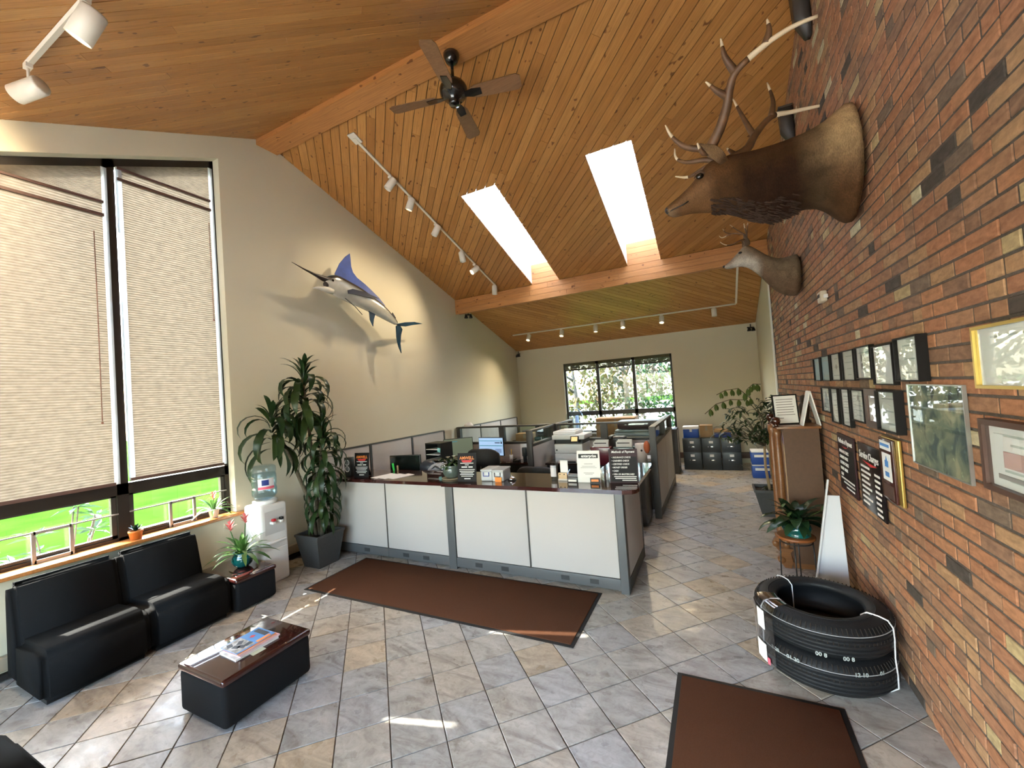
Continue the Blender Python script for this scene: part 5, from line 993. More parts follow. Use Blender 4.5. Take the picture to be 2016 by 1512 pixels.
for k, (a, lab) in enumerate(((2.15, 'white strap round the far side of both tires'), (-.55, 'white strap round the near wall side of both tires'), (3.55, 'white strap over the film wrapped side of both tires'))):
    ca, sa = math.cos(a), math.sin(a); pts = []
    for r, z in ((.238, .02), (.236, .23), (.238, .43), (.27, .456), (.33, .457), (.375, .447), (.398, .41), (.4, .34), (.395, .226), (.4, .12), (.398, .04), (.36, .003), (.28, .001), (.238, .02)): pts.append((TX+r*ca, TY+r*sa, z))
    MB().tube(pts, .006, 6, flat=.7).build('tire_strap', 'strap_white', label=lab, cat='strap', group='straps tying the tires')
def band(mb, a0, a1, n=8, g=.004):
    vs = []; fs = []; pr = [(.25, .44), (.27, .457), (.335, .46), (.378, .45), (.4+g, .41), (.402+g, .35), (.40+g, .25), (.398+g, .22), (.402+g, .15), (.40+g, .05), (.385, .01)]
    for i in range(n+1):
        a = a0+(a1-a0)*i/n; vs += [(TX+(r+random.uniform(0, .006))*math.cos(a), TY+(r+random.uniform(0, .006))*math.sin(a), z) for r, z in pr]
    m = len(pr)
    for i in range(n):
        for k in range(m-1): fs.append((i*m+k, (i+1)*m+k, (i+1)*m+k+1, i*m+k+1))
    return mb.add(vs, fs, True)
t = thing('film_wrap', (0, 0, 0), 'clear film wrap with white labels round one side of the tires', 'wrap'); band(MB(), 3.25, 3.85).build('film', 'wrap_film', t, fix=False)
for z0, z1, a0, a1, m in ((.27, .40, 3.48, 3.68, 'paper'), (.05, .17, 3.42, 3.68, 'paper'), (.045, .09, 3.69, 3.75, 'label_pink')):
    mb = MB(); vs = []; fs = []
    for i in range(5): a = a0+(a1-a0)*i/4; vs += [(TX+.414*math.cos(a), TY+.414*math.sin(a), z0), (TX+.414*math.cos(a), TY+.414*math.sin(a), z1)]
    mb.add(vs, [(2*i, 2*i+2, 2*i+3, 2*i+1) for i in range(4)], True).build('label', m, t, fix=False)
# aisle end: planter tree, blue cartons, file cabinets
t = thing('potted_tree', (.60, 7.08, 0), 'bushy potted indoor tree with arching fronds by the brick wall end', 'plant'); square_planter(t, .215, .125, .40, .035); MB().tube([(0, 0, .33), (-.03, .03, .7), (-.02, .02, 1.05)], [.02, .018, .016], 8).build('trunk', mat('trunk_tan', (.36, .25, .14), .8), t)
fm = [leaf_mesh('leaf', .17, .042, .3, 1.2, 'ficus_leaf', 4), leaf_mesh('leaf', .14, .036, -.2, .9, 'ficus_leaf', 4), leaf_mesh('leaf', .19, .04, .7, 1.6, 'ficus_leaf', 4)]; r_ = random.Random(12); bt = MB(); k = 0
for i in range(31):
    a = r_.uniform(0, 6.28); L = r_.uniform(.12, .50); dx, dy = math.cos(a)*L, math.sin(a)*L*.6
    if dx > .24: dx = .24*r_.random()
    if dx < -.1: dx *= 1.15
    tip = Vector((dx, dy, 1.25+r_.uniform(-.12, .50)-abs(dx)*.25)); bt.tube([(-.02, .02, 1.0), tip*.6+Vector((0, 0, .45)), tip], [.009, .006, .003], 5)
    for j in range(9): inst(fm[j % 3], 'leaf', t, tip+Vector((r_.uniform(-.06, .06), r_.uniform(-.06, .06), r_.uniform(-.1, .05))), (r_.uniform(-.5, .5), r_.uniform(-.3, .6), (j*.7+a) if dx < .05 else r_.uniform(1.7, 4.6)), (r_.uniform(.8, 1.2),)*3)
bt.build('branches', 'cane', t)
fl = leaf_mesh('leaflet', .11, .045, -.5, .7, 'frond_leaf', 4)
for pts in ([(0, 0, 1.4), (-.15, -.02, 1.72), (-.30, -.05, 1.88), (-.48, -.08, 1.86), (-.60, -.1, 1.80)], [(0, 0, 1.4), (-.20, -.05, 1.70), (-.42, -.08, 1.72), (-.62, -.1, 1.66), (-.78, -.12, 1.52)], [(-.15, -.02, 1.72), (-.18, .0, 1.86), (-.10, .02, 1.93), (.0, .02, 1.92)]):
    f = MB().tube(pts, .006, 5).build('frond_stem', 'cane', t)
    for q in range(2, len(pts)):
        for s_ in (0, .5):
            p = Vector(pts[q-1]).lerp(Vector(pts[q]), s_)
            for sd in (-1, 1): inst(fl, 'leaflet', f, p, (0, .5, sd*1.3-.4), (r_.uniform(.9, 1.2),)*3)
for i in range(10): inst(fm[2], 'leaf', t, (r_.uniform(-.12, .12), r_.uniform(-.12, .12), .36), (0, 0, i*2.4), (.8,)*3)
mat('carton_blue', (.01, .07, .36), .4)
for z, lab in ((0, 'lower blue paper carton by the far brick wall end'), (.268, 'upper blue paper carton with a white top by the far brick wall end')):
    t = thing('paper_carton', (.69, 9.80, z), lab, 'box', group='blue paper cartons'); bx('box_body', (-.15, -.2, 0), (.15, .2, .262), 'carton_blue', t, r=.004); bx('white_label', (-.10, -.202, .15), (.151, -.199, .20), 'paper', t); bx('white_lid', (-.151, -.2015, .245), (.151, .2015, .266), 'paper', t)
mat('cabinet_steel', (.030, .036, .040), .35, metal=.2)
for i, (x, lab) in enumerate(((-.595, 'dark steel two drawer file cabinet next to the cubicle return'), (-.195, 'dark steel two drawer file cabinet in the middle of three'), (.205, 'dark steel two drawer file cabinet nearest the potted tree'))):
    t = thing('file_cabinet', (x, 10.35, 0), lab, 'file cabinet', group='two drawer file cabinets'); bx('cabinet_body', (-.195, .0, .0), (.195, .62, .725), 'cabinet_steel', t, r=.004)
    for z in (.11, .415):
        d = bx('drawer', (-.185, -.018, z), (.185, 0, z+.29), 'cabinet_steel', t, r=.004); bx('label_holder', (-.04, -.022, z+.19), (.045, -.018, z+.245), 'paper', d); bx('handle', (-.02, -.03, z+.105), (.06, -.018, z+.125), 'chrome', d, r=.003); MB().ball((-.06, -.019, z+.115), .012, 8).build('lock', 'chrome', d)
carton((-.60, 10.58, .726), 0, .33, .30, .25, 'blue lidded file carton on the leftmost file cabinet', 'carton_blue', 'paper'); carton((-.27, 10.60, .726), 0, .27, .26, .28, 'brown open carton on the middle file cabinet', flaps=True); carton((.06, 10.58, .726), 0, .34, .28, .16, 'flat carton with navy side on the far right file cabinet', 'label_navy', 'cardboard')
h = thing('baseboard_back', (.2, YB, 0), kind='structure'); bx('cover', (-1.2, -.07, .12), (.74, 0, .26), 'frame_brown', h, r=.008)
MB().tube([(.36, 10.3, .14), (.45, 10.1, .10), (.5, 9.9, .16), (.53, 9.7, .12)], .004, 6).build('power_cord', 'grey_plastic', label='thin grey cord trailing from the file cabinets to the blue cartons', cat='cable')
# ------------------------------------------------------------------ overhead: fan, track lights, spot cameras, mounted animals
mat('fan_black', (.008, .008, .008), .12, coat=.4); wood('fan_blade_wood', [(0, (.20, .105, .05)), (1, (.22, .115, .055))], .5, knots=False)
t = thing('ceiling_fan', (-2.245, 3.65, 5.665), 'black ceiling fan with four brown blades hanging from the ridge beam', 'fan')
MB().lathe([(.0, .0), (.085, .0), (.085, -.03), (.06, -.085), (.02, -.11), (.0, -.11)], 28).build('canopy', 'fan_black', t); MB().cyl((0, 0, -.33), .017, .24, 14).build('down_rod', 'fan_black', t)
MB().lathe([(.0, -.30), (.07, -.30), (.13, -.335), (.15, -.38), (.145, -.43), (.11, -.47), (.06, -.49), (.06, -.53), (.05, -.55), (.0, -.55)], 32).build('motor', 'fan_black', t)
for k in range(4):
    a = math.radians(14+90*k); Mx = Matrix.Rotation(a, 4, 'Z') @ Matrix.Rotation(-.24, 4, 'X')
    b = MB().prism([(.20, -.055), (.25, -.07), (.68, -.085), (.72, -.06), (.72, .06), (.68, .085), (.25, .07), (.20, .055)], 2, -.004, .004, Mx).build('blade', 'fan_blade_wood', t, loc=(0, 0, -.45))
    MB().prism([(.10, -.02), (.2, -.045), (.3, -.035), (.3, .035), (.2, .045), (.10, .02)], 2, -.011, -.004, Mx).build('blade_iron', 'fan_black', b)
# track lights
mat('track_white', (.62, .58, .50), .45); mat('lamp_hot', (1, .9, .7), .4, emit=((1, .83, .55), 26)); mat('lamp_off', (.5, .48, .42), .3); mat('lamp_inner', (.65, .60, .50), .3)
def spot(parent_loc, aim, lab, lit, power, grp, r=.038, L=.14, stem=.10, nrm=Vector((0, 0, 1)), rin=None, glow=True):
    """can light hanging from a track point, aimed along a direction"""
    t = thing('track_head', parent_loc, lab, 'lamp', group=grp); aim = Vector(aim).normalized(); q = aim.to_track_quat('-Z', 'Y').to_matrix().to_4x4()
    top = Vector((0, 0, -stem)); MB().tube([(0, 0, 0), top], .009, 8).build('stem', 'track_white', t); bx('adapter', (-.03, -.018, -.03), (.03, .018, 0), 'track_white', t)
    c = top+Vector((0, 0, -r*.9)); T = Matrix.Translation(c) @ q @ Matrix.Translation((0, 0, L*.5))
    MB().lathe([(.0, 0), (r*.9, 0), (r, -.012), (r, -L), (r*.9, -L), (r*.88, -L*.55), (.0, -L*.5)], 24, M=T).build('can', 'track_white', t)
    MB().ball((0, 0, -L*.62), r*.62, 14, (1, 1, .8), M=T).build('bulb', 'lamp_hot' if lit else 'lamp_off', t)
    if lit:
        l = bpy.data.lights.new('spot_light', 'SPOT'); l.energy = power; l.spot_size = 2.0; l.spot_blend = 1; l.color = (1, .80, .52); l.shadow_soft_size = .04
        o = bpy.data.objects.new('spot_light', l); C.objects.link(o); o.parent = t; o.matrix_local = Matrix.Translation(c) @ q @ Matrix.Translation((0, 0, -L*.62))
    return t
def track(p, q, lab, end='plate', nrm=(0, 0, -1)):
    p, q = Vector(p), Vector(q); t = thing('light_track', p, lab, 'light track', group='white light tracks on the ceiling'); d = q-p; L = d.length
    x = d.normalized(); z = Vector(nrm); z = (z-x*z.dot(x)).normalized(); y = z.cross(x); Mx = Matrix.Identity(4)
    for r in range(3): Mx[r][0], Mx[r][1], Mx[r][2] = x[r], y[r], z[r]
    MB().box((0, -.018, .001), (L, .018, .022), Mx).build('rail', 'track_white', t)
    if end == 'plate': MB().box((-.07, -.06, 0.001), (.09, .06, .016), Mx).build('feed_plate', 'track_white', t)
    return t
def onroof(x, y, off=.0): return Vector((x, y, roof(y)-off))
track(onroof(-4.27, 1.12, .002), onroof(.3, 1.12, .002), 'white light track across the near ceiling slope', 'none', (0, SL, -1))
track(onroof(-4.11, 4.06, .002), onroof(-4.11, 7.86, .002), 'white light track running down the slope beside the marlin wall', 'plate', (0, -SR, -1))
tr = track(onroof(-4.92, 10.23, .002), onroof(.53, 10.23, .002), 'white light track near the rear wall', 'none', (0, -SR, -1)); track(onroof(.53, 10.20, .002), onroof(.53, 8.55, .002), 'short white feed track meeting the rear light track', 'none', (0, -SR, -1))
g = 'lamp heads on the near track'; s0 = .024
spot(onroof(-4.23, 1.12, s0), (-.85, -.42, -.28), 'large white can lamp at the end of the near track', True, 14, g, .062, .20, .13)
spot(onroof(-3.28, 1.12, s0), (-.45, -.25, -.8), 'large lit white can lamp, second on the near track', True, 14, g, .066, .20, .10)
g = 'lamp heads beside the marlin wall'
for y, aim, lit, lab in ((4.72, (-.5, -.4, -.9), 0, 'first white can lamp from the upper end of the sloping track'), (5.15, (-.45, -.1, -1), 1, 'lit white can lamp, second from the upper end of the sloping track'), (5.80, (-.35, -.3, -.9), 0, 'third white can lamp on the sloping track'), (6.58, (.1, .1, -1), 0, 'fourth white can lamp on the sloping track'), (7.02, (-.5, -.75, -.7), 1, 'lit white can lamp, fifth on the sloping track'), (7.80, (-.05, 0, -1), 0, 'lowest white can lamp on the sloping track')):
    spot(onroof(-4.11, y, s0), aim, lab, lit, 11 if y > 6 else 7, g, .056, .19, .07)
g = 'lamp heads on the rear track'
for x, aim, lit, lab in ((-4.45, (-.1, -.5, -1), 1, 'first lit lamp from the marlin wall on the rear track'), (-3.50, (0, -.4, -1), 1, 'second lit lamp from the marlin wall on the rear track'), (-2.60, (.0, -.2, -1), 1, 'third lit lamp from the marlin wall on the rear track'), (-1.92, (.05, -.5, -1), 1, 'fourth lit lamp from the marlin wall on the rear track'), (-1.02, (0, -.4, -1), 1, 'fifth lit lamp from the marlin wall on the rear track'), (.09, (0, -.05, -1), 0, 'unlit can lamp at the brick wall end of the rear track')):
    spot(onroof(x, 10.23, s0), aim, lab, lit, 11, g, .055, .18, .06)
# the lit heads that wash the marlin wall
for (x, y, z), rz, lab in (((-5.16, 8.36, 4.00), .6, 'small black spot fixture under the lower beam at the marlin wall'), ((-5.22, 11.15, 3.22), -.6, 'small black spot fixture high in the rear wall corner'), ((.83, 11.12, 3.20), .6, 'small black spot fixture high in the corner by the brick wall')):
    t = thing('corner_fixture', (x, y, z), lab, 'fixture', rz, group='small black corner fixtures'); MB().tube([(0, 0, roof(y)-z-.05 if y < 9 else .08), (0, 0, .0)], .012, 8).build('stem', 'black_plastic', t)
    MB().tube([(-.08, 0, .0), (.08, 0, .0)], .018, 8).build('arm', 'black_plastic', t)
    for s_ in (-1, 1): f = MB().lathe([(.0, .0), (.028, .005), (.045, -.06), (.04, -.065), (.0, -.03)], 16, (s_*.055, -.02, -.02)).build('lamp_cup', 'black_plastic', t); MB().ball((s_*.055, -.02, -.06), .016, 8).build('lens', 'chrome', f)
# two dark long fixtures between ceiling and bricks
for (y, z, h, lab) in ((4.28, 4.88, .46, 'long dark wall bracket high on the bricks above the elk'), (5.28, 4.50, .36, 'dark wall bracket high on the bricks behind the elk antlers')):
    t = thing('wall_bracket', (XR-.03, y, z), lab, 'bracket', group='dark brackets high on the bricks'); MB().loft([[(-.02, -.03, 0), (.02, -.03, 0), (.02, .03, 0), (-.02, .03, 0)], [(-.09, -.06, h*.4), (.02, -.06, h*.4), (.02, .06, h*.4), (-.09, .06, h*.4)], [(-.10, -.07, h), (.02, -.07, h), (.02, .07, h), (-.10, .07, h)]]).build('shell', 'panel_dark', t); bx('cap', (-.11, -.075, h), (.02, .075, h+.02), 'panel_dark', t)

# ---- animals
def tint_mat(name, rough, bump=.0, bscale=200, spec=.3, mottled=.25, fur=None):
    m = bpy.data.materials.new(name); m.use_nodes = True; t = m.node_tree; b = t.nodes['Principled BSDF']; b.inputs['Roughness'].default_value = rough; b.inputs['Specular IOR Level'].default_value = spec
    at = node(t, 'ShaderNodeAttribute'); at.attribute_name = 'tint'; v = node(t, 'ShaderNodeTexCoord').outputs['Object']; col = at.outputs['Color']
    if mottled: col = mult(t, col, ramp(t, noise(t, mapping(t, v, (1, 1, 1)), 14, 6, .5), [(.3, (1-mottled,)*3), (.7, (1+mottled*.4,)*3)]))
    if fur: col = mult(t, col, ramp(t, noise(t, mapping(t, v, fur), 3, 5), [(.35, (.62,)*3), (.65, (1.12,)*3)]), .7)
    t.links.new(col, b.inputs['Base Color'])
    if bump:
        bp = node(t, 'ShaderNodeBump'); bp.inputs['Strength'].default_value = bump; bp.inputs['Distance'].default_value = .01; t.links.new(noise(t, mapping(t, v, fur or (1, 1, 1)), bscale if not fur else 4, 4), bp.inputs['Height']); t.links.new(bp.outputs[0], b.inputs['Normal'])
    MATS[name] = m
tint_mat('hide', .85, .5, 160, .15, .3, (60, 60, 18)); tint_mat('fish_skin', .22, 0, 1, .6, .08)
mat('antler', (.115, .055, .022), .55, vary=.35, vscale=12); mat('antler_tip', (.62, .50, .33), .5); mat('eye_black', (.006, .005, .004), .05); mat('nose_dark', (.02, .013, .010), .4)
def body(rings, cols, name, m, parent, sub=1):
    """rings of points with a colour for each point: one continuous skin"""
    mb = MB().loft(rings); me = mb.mesh(name); at = me.color_attributes.new('tint', 'FLOAT_COLOR', 'POINT'); fl = [c for r in cols for c in r]
    for i, c in enumerate(fl): at.data[i].color = (*c, 1)
    bm = bmesh.new(); bm.from_mesh(me); bmesh.ops.recalc_face_normals(bm, faces=bm.faces); bm.to_mesh(me); bm.free()
    me.materials.append(MATS[m]); o = bpy.data.objects.new(name, me); C.objects.link(o); o.parent = parent; md = o.modifiers.new('s', 'SUBSURF'); md.levels = md.render_levels = sub; return o
def lerp3(a, b, s): return tuple(x+(y-x)*s for x, y in zip(a, b))
def head_rings(tops, bots, wid, O, n=16, pinch=None, yoff=None):
    rings = []
    for i, ((tx, tz), (bx_, bz), w_) in enumerate(zip(tops, bots, wid)):
        cx, cz = (tx+bx_)/2, (tz+bz)/2; ax, az = (tx-bx_)/2, (tz-bz)/2; r = []; y0 = yoff[i] if yoff else 0; pk = pinch[i] if pinch else 1
        for k in range(n):
            a = 2*PI*k/n; s_ = math.sin(a); ww = w_*(1 if s_ > 0 else 1+(pk-1)*(-s_)); r.append((cx+ax*s_-O[0], y0+ww*math.cos(a), cz+az*s_-O[2]))
        rings.append(r)
    return rings
def tube_antler(t, pts, r0, r1, O, tip=True, name='antler_tine', n=8):
    P = [Vector(p)-Vector(O) for p in pts]; Q = []
    for i in range(len(P)-1):                            # smooth the path
        p0 = P[max(0, i-1)]; p1 = P[i]; p2 = P[i+1]; p3 = P[min(len(P)-1, i+2)]
        for k in range(4): s_ = k/4; Q.append(.5*((2*p1)+(p2-p0)*s_+(2*p0-5*p1+4*p2-p3)*s_**2+(3*p1-p0-3*p2+p3)*s_**3))
    Q.append(P[-1]); m = len(Q); cut = int(m*.68) if tip else m-1; R = [r0+(r1-r0)*(i/(m-1))**1.1 for i in range(m)]
    o = MB().tube(Q[:cut+1], R[:cut+1], n).build(name, 'antler', t)
    if tip: MB().tube(Q[cut:], R[cut:], n).build('pale_tip', 'antler_tip', o)
    return o
# elk
EO = (XR-.002, 3.5, 3.42); t = thing('elk_mount', EO, 'large elk shoulder mount with six point antlers on the brick wall', 'mounted elk')
tops = [(.950, 3.83), (.90, 3.815), (.82, 3.755), (.74, 3.705), (.583, 3.68), (.397, 3.675), (.27, 3.685), (.17, 3.70), (.09, 3.70), (.03, 3.645), (-.03, 3.575), (-.10, 3.515), (-.17, 3.47), (-.225, 3.44), (-.25, 3.42)]
bots = [(.950, 3.01), (.88, 3.01), (.82, 3.08), (.74, 3.175), (.595, 3.175), (.446, 3.135), (.32, 3.18), (.23, 3.245), (.15, 3.285), (.07, 3.30), (-.0, 3.32), (-.075, 3.335), (-.14, 3.335), (-.205, 3.335), (-.24, 3.365)]
wid = [.29, .30, .27, .23, .20, .185, .17, .155, .14, .13, .105, .085, .075, .07, .045]
rg = head_rings(tops, bots, wid, EO, 18, [1, 1, 1, .9, .85, .8, .75, .7, .7, .7, .75, .8, .9, 1, 1])
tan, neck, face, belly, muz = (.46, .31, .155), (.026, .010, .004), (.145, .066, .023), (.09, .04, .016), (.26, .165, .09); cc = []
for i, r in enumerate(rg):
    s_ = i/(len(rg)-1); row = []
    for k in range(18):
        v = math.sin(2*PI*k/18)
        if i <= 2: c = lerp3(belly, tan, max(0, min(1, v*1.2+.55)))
        elif i == 3: c = lerp3(neck, tan, .35 if v > -.2 else .1)
        elif i <= 6: c = lerp3(neck, face, max(0, v)*.5)
        elif i <= 8: c = lerp3(neck, face, .3+.5*max(0, v+.3))
        elif i <= 12: c = lerp3(face, muz, .25*(1-abs(v)))
        else: c = lerp3(face, muz, .3) if v > -.3 else muz
        row.append(c)
    cc.append(row)
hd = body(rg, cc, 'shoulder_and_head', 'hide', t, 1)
for s_ in (-1, 1):
    MB().ball((.0-EO[0]+.01, s_*.108, 3.555-EO[2]), .024, 12, (1.2, .7, .9)).build('eye', 'eye_black', t); MB().ball((-.235-EO[0], s_*.035, 3.395-EO[2]), .016, 8, (.8, .8, 1)).build('nostril', 'nose_dark', t)
    e0 = Vector((.195-EO[0], s_*.105, 3.585-EO[2])); e2_ = Vector((.02-EO[0], s_*.27, 3.715-EO[2])); rings = []
    for q in range(7):
        s2 = q/6; p = e0.lerp(e2_, s2)+Vector((0, 0, .03*math.sin(s2*PI))); r = .008+.038*math.sin(min(1, s2*1.05+.12)*PI)**.8; rings.append([tuple(p+Vector((.7, 0, .7))*r*math.cos(a)+Vector((.35, s_*.0, -.35))*r*.45*math.sin(a)) for a in [2*PI*k/10 for k in range(10)]])
    body(rings, [[(.19, .115, .055)]*10 if 1 < q < 6 else [(.07, .035, .015)]*10 for q in range(7)], 'ear', 'hide', t, 1)
MB().ball((-.235-EO[0], 0, 3.40-EO[2]), .035, 12, (.7, 1.2, .8)).build('nose_pad', 'nose_dark', t)
b1 = tube_antler(t, [(.13, 3.43, 3.70), (.098, 3.42, 3.746), (.165, 3.36, 3.842), (.216, 3.28, 3.939), (.239, 3.22, 4.021), (.285, 3.17, 4.095), (.437, 3.12, 4.156), (.59, 3.1, 4.195), (.725, 3.1, 4.202)], .042, .010, EO, True, 'antler_beam', 10)
for pts in ([(.098, 3.42, 3.746), (-.064, 3.4, 3.805), (-.154, 3.36, 3.893), (-.195, 3.34, 3.99)], [(.225, 3.25, 3.988), (.158, 3.2, 4.026), (.094, 3.16, 4.09)], [(.274, 3.18, 4.099), (.22, 3.14, 4.199), (.203, 3.1, 4.301)], [(.455, 3.12, 4.168), (.474, 3.1, 4.23), (.465, 3.08, 4.291)], [(.11, 3.42, 3.74), (.047, 3.36, 3.70), (.011, 3.32, 3.77)]): tube_antler(t, pts, .028, .005, EO)
tube_antler(t, [(.14, 3.57, 3.68), (.233, 3.6, 3.713), (.351, 3.66, 3.785), (.421, 3.74, 3.915), (.547, 3.82, 4.06), (.686, 3.86, 4.072), (.869, 3.88, 4.063)], .042, .010, EO, True, 'antler_beam', 10)
for pts in ([(.413, 3.74, 3.91), (.354, 3.78, 4.108), (.299, 3.82, 4.303)], [(.547, 3.82, 4.06), (.575, 3.86, 4.204), (.552, 3.9, 4.387)], [(.13, 3.57, 3.72), (.054, 3.57, 3.753), (-.076, 3.59, 3.785), (-.149, 3.62, 3.856), (-.156, 3.64, 3.947)], [(.12, 3.57, 3.70), (.043, 3.58, 3.692), (-.071, 3.62, 3.677), (-.169, 3.66, 3.729)], [(.271, 3.62, 3.741), (.216, 3.64, 3.828)]): tube_antler(t, pts, .025, .005, EO)
# shaggy mane under the neck, mouth lines, pale eye rims
rm = random.Random(4); mn = MB()
for k in range(520):
    i = rm.randint(4, 8); s2 = rm.random(); a = rm.uniform(-PI*.80, -PI*.20); p = Vector(rg[i][0]); 
    tx, tz = [p_+(q_-p_)*s2 for p_, q_ in zip(tops[i], tops[i+1])]; bx2, bz2 = [p_+(q_-p_)*s2 for p_, q_ in zip(bots[i], bots[i+1])]; w2 = (wid[i]+(wid[i+1]-wid[i])*s2)*(1-.2*max(0, -math.sin(a)))
    c_ = Vector(((tx+bx2)/2+(tx-bx2)/2*math.sin(a)-EO[0], w2*math.cos(a)*.97, (tz+bz2)/2+(tz-bz2)/2*math.sin(a)-EO[2])); L_ = rm.uniform(.012, .034)
    mn.tube([c_, c_+Vector((.018, .0, -.4*L_)), c_+Vector((.036, math.cos(a)*.006, -L_*.8))], [.007, .005, .001], 5, cap=False)
mn.build('neck_mane', mat('mane_dark', (.030, .012, .005), .9, vary=.4, vscale=30), t, fix=False, kind='stuff')
for s_ in (-1, 1):
    MB().tube([(-.235-EO[0], s_*.03, 3.372-EO[2]), (-.19-EO[0], s_*.072, 3.372-EO[2]), (-.12-EO[0], s_*.082, 3.385-EO[2]), (-.08-EO[0], s_*.085, 3.40-EO[2])], .005, 6).build('mouth_line', 'nose_dark', t)
    MB().tube([(.045-EO[0], s_*.112, 3.565-EO[2]), (.02-EO[0], s_*.117, 3.585-EO[2]), (-.015-EO[0], s_*.112, 3.575-EO[2]), (-.03-EO[0], s_*.105, 3.55-EO[2])], [.004, .011, .010, .004], 6).build('brow_ridge', mat('brow_brown', (.075, .032, .012), .8), t)
# deer
DO = (XR-.002, 5.6, 3.15); t = thing('deer_mount', DO, 'smaller whitetail deer mount beyond the elk on the brick wall', 'mounted deer')
tops = [(.950, 3.40), (.90, 3.385), (.80, 3.36), (.70, 3.385), (.62, 3.45), (.54, 3.53), (.48, 3.585), (.425, 3.60), (.375, 3.545), (.31, 3.475), (.25, 3.425), (.205, 3.40)]
bots = [(.950, 2.90), (.84, 2.905), (.73, 2.965), (.65, 3.06), (.58, 3.17), (.51, 3.26), (.455, 3.315), (.40, 3.345), (.34, 3.352), (.285, 3.345), (.23, 3.345), (.192, 3.37)]
wid = [.20, .20, .17, .135, .115, .10, .09, .08, .065, .05, .043, .03]
rg = head_rings(tops, bots, wid, DO, 16); gr, pale, wh = (.20, .145, .09), (.30, .24, .17), (.52, .47, .40); cc = []
for i, r in enumerate(rg): cc.append([lerp3(wh if i > 4 else (.16, .10, .06), gr if i < 7 else pale, max(0, min(1, math.sin(2*PI*k/16)*1.1+.6))) for k in range(16)])
body(rg, cc, 'shoulder_and_head', 'hide', t, 1)
for s_ in (-1, 1):
    MB().ball((.375-DO[0], s_*.062, 3.50-DO[2]), .018, 10, (1.2, .7, .8)).build('eye', 'eye_black', t); e0 = Vector((.46-DO[0], s_*.07, 3.56-DO[2])); e2_ = Vector((.415-DO[0], s_*.15, 3.70-DO[2])); rings = []
    for q in range(6): s2 = q/5; p = e0.lerp(e2_, s2); r = .008+.034*math.sin(min(1, s2*1.2+.15)*PI)**.8; rings.append([tuple(p+Vector((.9, 0, .2))*r*math.cos(a)+Vector((-.1, .3, .4))*r*.4*math.sin(a)) for a in [2*PI*k/8 for k in range(8)]])
    body(rings, [[(.12, .08, .05)]*8]*6, 'ear', 'hide', t, 1)
MB().ball((.198-DO[0], 0, 3.385-DO[2]), .02, 10, (.8, 1.1, .8)).build('nose_pad', 'nose_dark', t)
tube_antler(t, [(.43, 5.56, 3.58), (.45, 5.52, 3.63), (.38, 5.46, 3.62), (.281, 5.44, 3.586), (.208, 5.43, 3.605), (.172, 5.42, 3.64)], .013, .003, DO, True, 'antler_beam'); tube_antler(t, [(.45, 5.52, 3.62), (.452, 5.5, 3.70), (.438, 5.49, 3.76), (.432, 5.48, 3.815)], .01, .003, DO)
tube_antler(t, [(.43, 5.64, 3.59), (.456, 5.66, 3.721), (.39, 5.69, 3.77), (.303, 5.7, 3.795), (.214, 5.74, 3.779), (.177, 5.74, 3.813)], .013, .003, DO, True, 'antler_beam')
for pts in ([(.303, 5.7, 3.795), (.25, 5.72, 3.83), (.222, 5.73, 3.887)], [(.447, 5.66, 3.736), (.37, 5.7, 3.828), (.301, 5.72, 3.915)], [(.46, 5.66, 3.72), (.480, 5.67, 3.80), (.488, 5.68, 3.879)]): tube_antler(t, pts, .009, .003, DO)
# marlin
MX = -5.05; MS = MX/-5.13; MO = (XL+.002, 5.0, 3.8); t = thing('marlin_mount', MO, 'blue and silver mounted marlin with tall dorsal fin on the plaster wall', 'mounted fish')
def sc2(y, z): return (y*MS, H+(z-H)*MS)
def P2(y, z, x=0): y, z = sc2(y, z); return (x, y-MO[1], z-MO[2])
top = [(4.278, 3.981), (4.36, 4.01), (4.493, 4.085), (4.654, 4.047), (4.80, 4.01), (4.959, 3.972), (5.09, 3.925), (5.224, 3.871), (5.38, 3.81), (5.53, 3.748), (5.734, 3.606), (5.874, 3.484)]
bot = [(4.30, 3.90), (4.34, 3.80), (4.466, 3.715), (4.628, 3.692), (4.72, 3.672), (4.83, 3.652), (4.98, 3.622), (5.137, 3.591), (5.26, 3.56), (5.37, 3.535), (5.60, 3.475), (5.805, 3.423)]
ths = [.03, .055, .085, .10, .105, .105, .10, .095, .085, .07, .045, .022]; rings = []; cc = []
blue, navy, silver, belly = (.05, .17, .27), (.022, .017, .018), (.34, .35, .31), (.44, .42, .35)
for (ty, tz), (by, bz), w_ in zip(top, bot, ths):
    r = []; c = []
    for k in range(18):
        a = 2*PI*k/18; s_ = math.sin(a); cy_, cz = (ty+by)/2, (tz+bz)/2; r.append(P2(cy_+(ty-by)/2*s_, cz+(tz-bz)/2*s_, MX-MO[0]-.0+w_*math.cos(a)))
        c.append(blue if s_ > .9 else navy if s_ > .5 else lerp3(silver, navy, max(0, (s_-.25)/.25)) if s_ > .25 else lerp3(belly, silver, max(0, min(1, (s_+.5)))))
    rings.append(r); cc.append(c)
body(rings, cc, 'body', 'fish_skin', t, 1)
mat('fin_blue', (.022, .05, .23), .4, vary=.25, vscale=6, spec=.3); mat('fin_dark', (.005, .008, .022), .45, spec=.2); mat('bill_dark', (.03, .022, .02), .4); mat('tail_blue', (.008, .035, .065), .3, vary=.4, vscale=7, spec=.35)
MB().tube([P2(4.40, 3.955, MX-MO[0]), P2(4.275, 3.955, MX-MO[0]), P2(4.122, 3.985, MX-MO[0]), P2(3.945, 4.025, MX-MO[0]), P2(3.771, 4.074, MX-MO[0])], [.055, .045, .022, .011, .003], 10, flat=.9).build('bill', 'bill_dark', t)
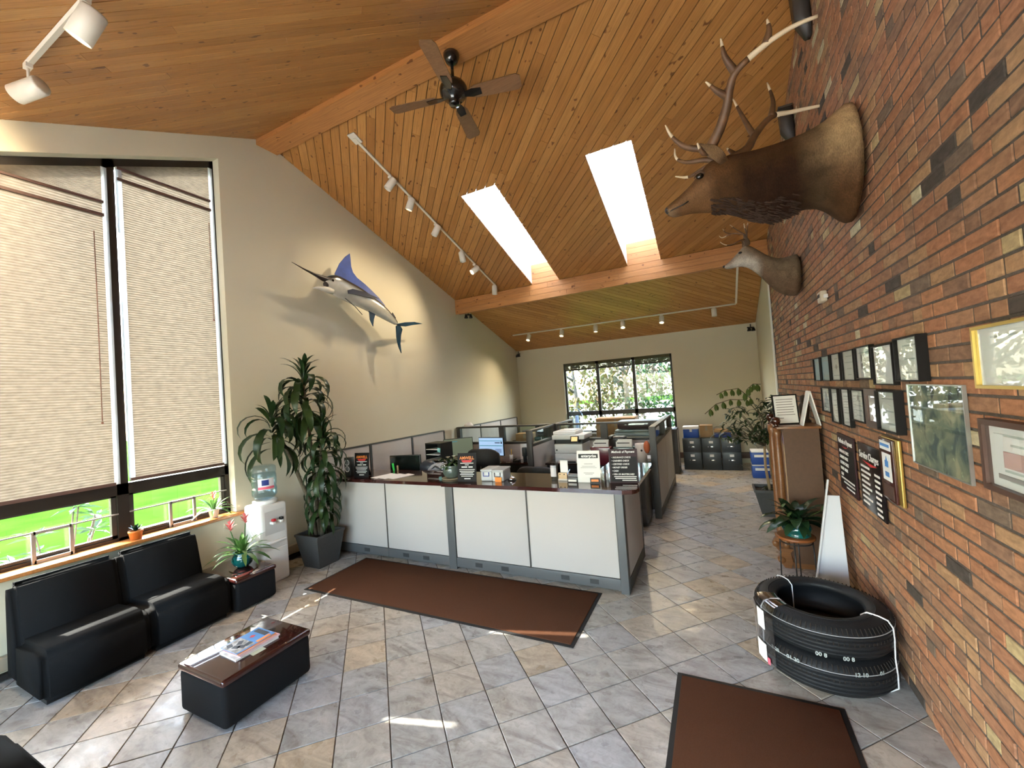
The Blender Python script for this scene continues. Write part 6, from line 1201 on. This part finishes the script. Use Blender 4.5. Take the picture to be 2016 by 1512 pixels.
MB().tube([P2(4.42, 3.80, MX-MO[0]), P2(4.30, 3.80, MX-MO[0]), P2(4.18, 3.80, MX-MO[0]), P2(4.093, 3.776, MX-MO[0])], [.055, .045, .025, .004], 10).build('lower_jaw', mat('jaw_silver', (.55, .53, .46), .3), t)
MB().ball(P2(4.325, 3.875, MX-MO[0]), .05, 12, (.8, 1, 1)).build('mouth_lining', 'bill_dark', t)
def fin(poly, th, nm, m, x=0): return MB().prism([P2(y, z)[1:] for y, z in poly], 0, MX-MO[0]+x-th/2, MX-MO[0]+x+th/2).build(nm, m, t)
def fan_fin(upper, lower, th, nm, m):
    mb = MB()
    for i in range(len(upper)-1):
        q = [upper[i], upper[i+1], lower[i+1], lower[i]]; mb.prism([P2(y, z)[1:] for y, z in q], 0, MX-MO[0]-th/2, MX-MO[0]+th/2)
    return mb.build(nm, m, t)
fan_fin([(4.492, 4.081), (4.596, 4.269), (4.718, 4.409), (4.81, 4.484), (4.818, 4.403), (4.823, 4.275), (4.850, 4.19), (4.93, 4.117), (5.089, 4.048), (5.232, 3.971), (5.402, 3.87), (5.542, 3.75)], [(4.50, 4.05), (4.58, 4.03), (4.66, 4.01), (4.73, 3.99), (4.77, 3.98), (4.81, 3.97), (4.85, 3.96), (4.93, 3.94), (5.07, 3.90), (5.21, 3.85), (5.38, 3.78), (5.53, 3.73)], .012, 'dorsal_fin', 'fin_blue')
fin([(4.619, 3.827), (4.716, 3.868), (4.951, 3.868), (5.285, 3.816), (5.048, 3.79), (4.748, 3.785), (4.625, 3.774)], .012, 'pectoral_fin', 'fin_dark', .115); fin([(5.12, 3.62), (5.146, 3.571), (5.151, 3.45), (5.213, 3.344), (5.238, 3.462), (5.274, 3.549), (5.30, 3.60)], .012, 'anal_fin', 'tail_blue', .01)
fan_fin([(5.80, 3.46), (6.033, 3.520), (6.311, 3.562), (6.544, 3.558)], [(5.84, 3.43), (6.053, 3.443), (6.249, 3.494), (6.544, 3.553)], .016, 'tail_lobe', 'tail_blue'); fan_fin([(5.87, 3.47), (5.955, 3.378), (5.905, 3.265), (5.875, 3.103), (5.887, 2.93)], [(5.79, 3.42), (5.787, 3.219), (5.80, 3.12), (5.825, 3.04), (5.884, 2.93)], .016, 'tail_lobe', 'tail_blue'); fin([(5.70, 3.62), (5.72, 3.66), (5.80, 3.57), (5.78, 3.54)], .01, 'second_dorsal_fin', 'fin_dark')
MB().ball(P2(4.40, 3.945, MX-MO[0]+.062), .02, 10, (.5, 1, 1)).build('eye', 'eye_black', t); MB().tube([P2(4.62, 3.72, MX-MO[0]+.04), P2(4.80, 3.60, MX-MO[0]+.07), P2(4.95, 3.50, MX-MO[0]+.05)], .006, 6).build('pelvic_fin', 'fin_dark', t)
bx('mounting_block', (0, -.10, -.03), (.24, .0, .05), 'bill_dark', t)
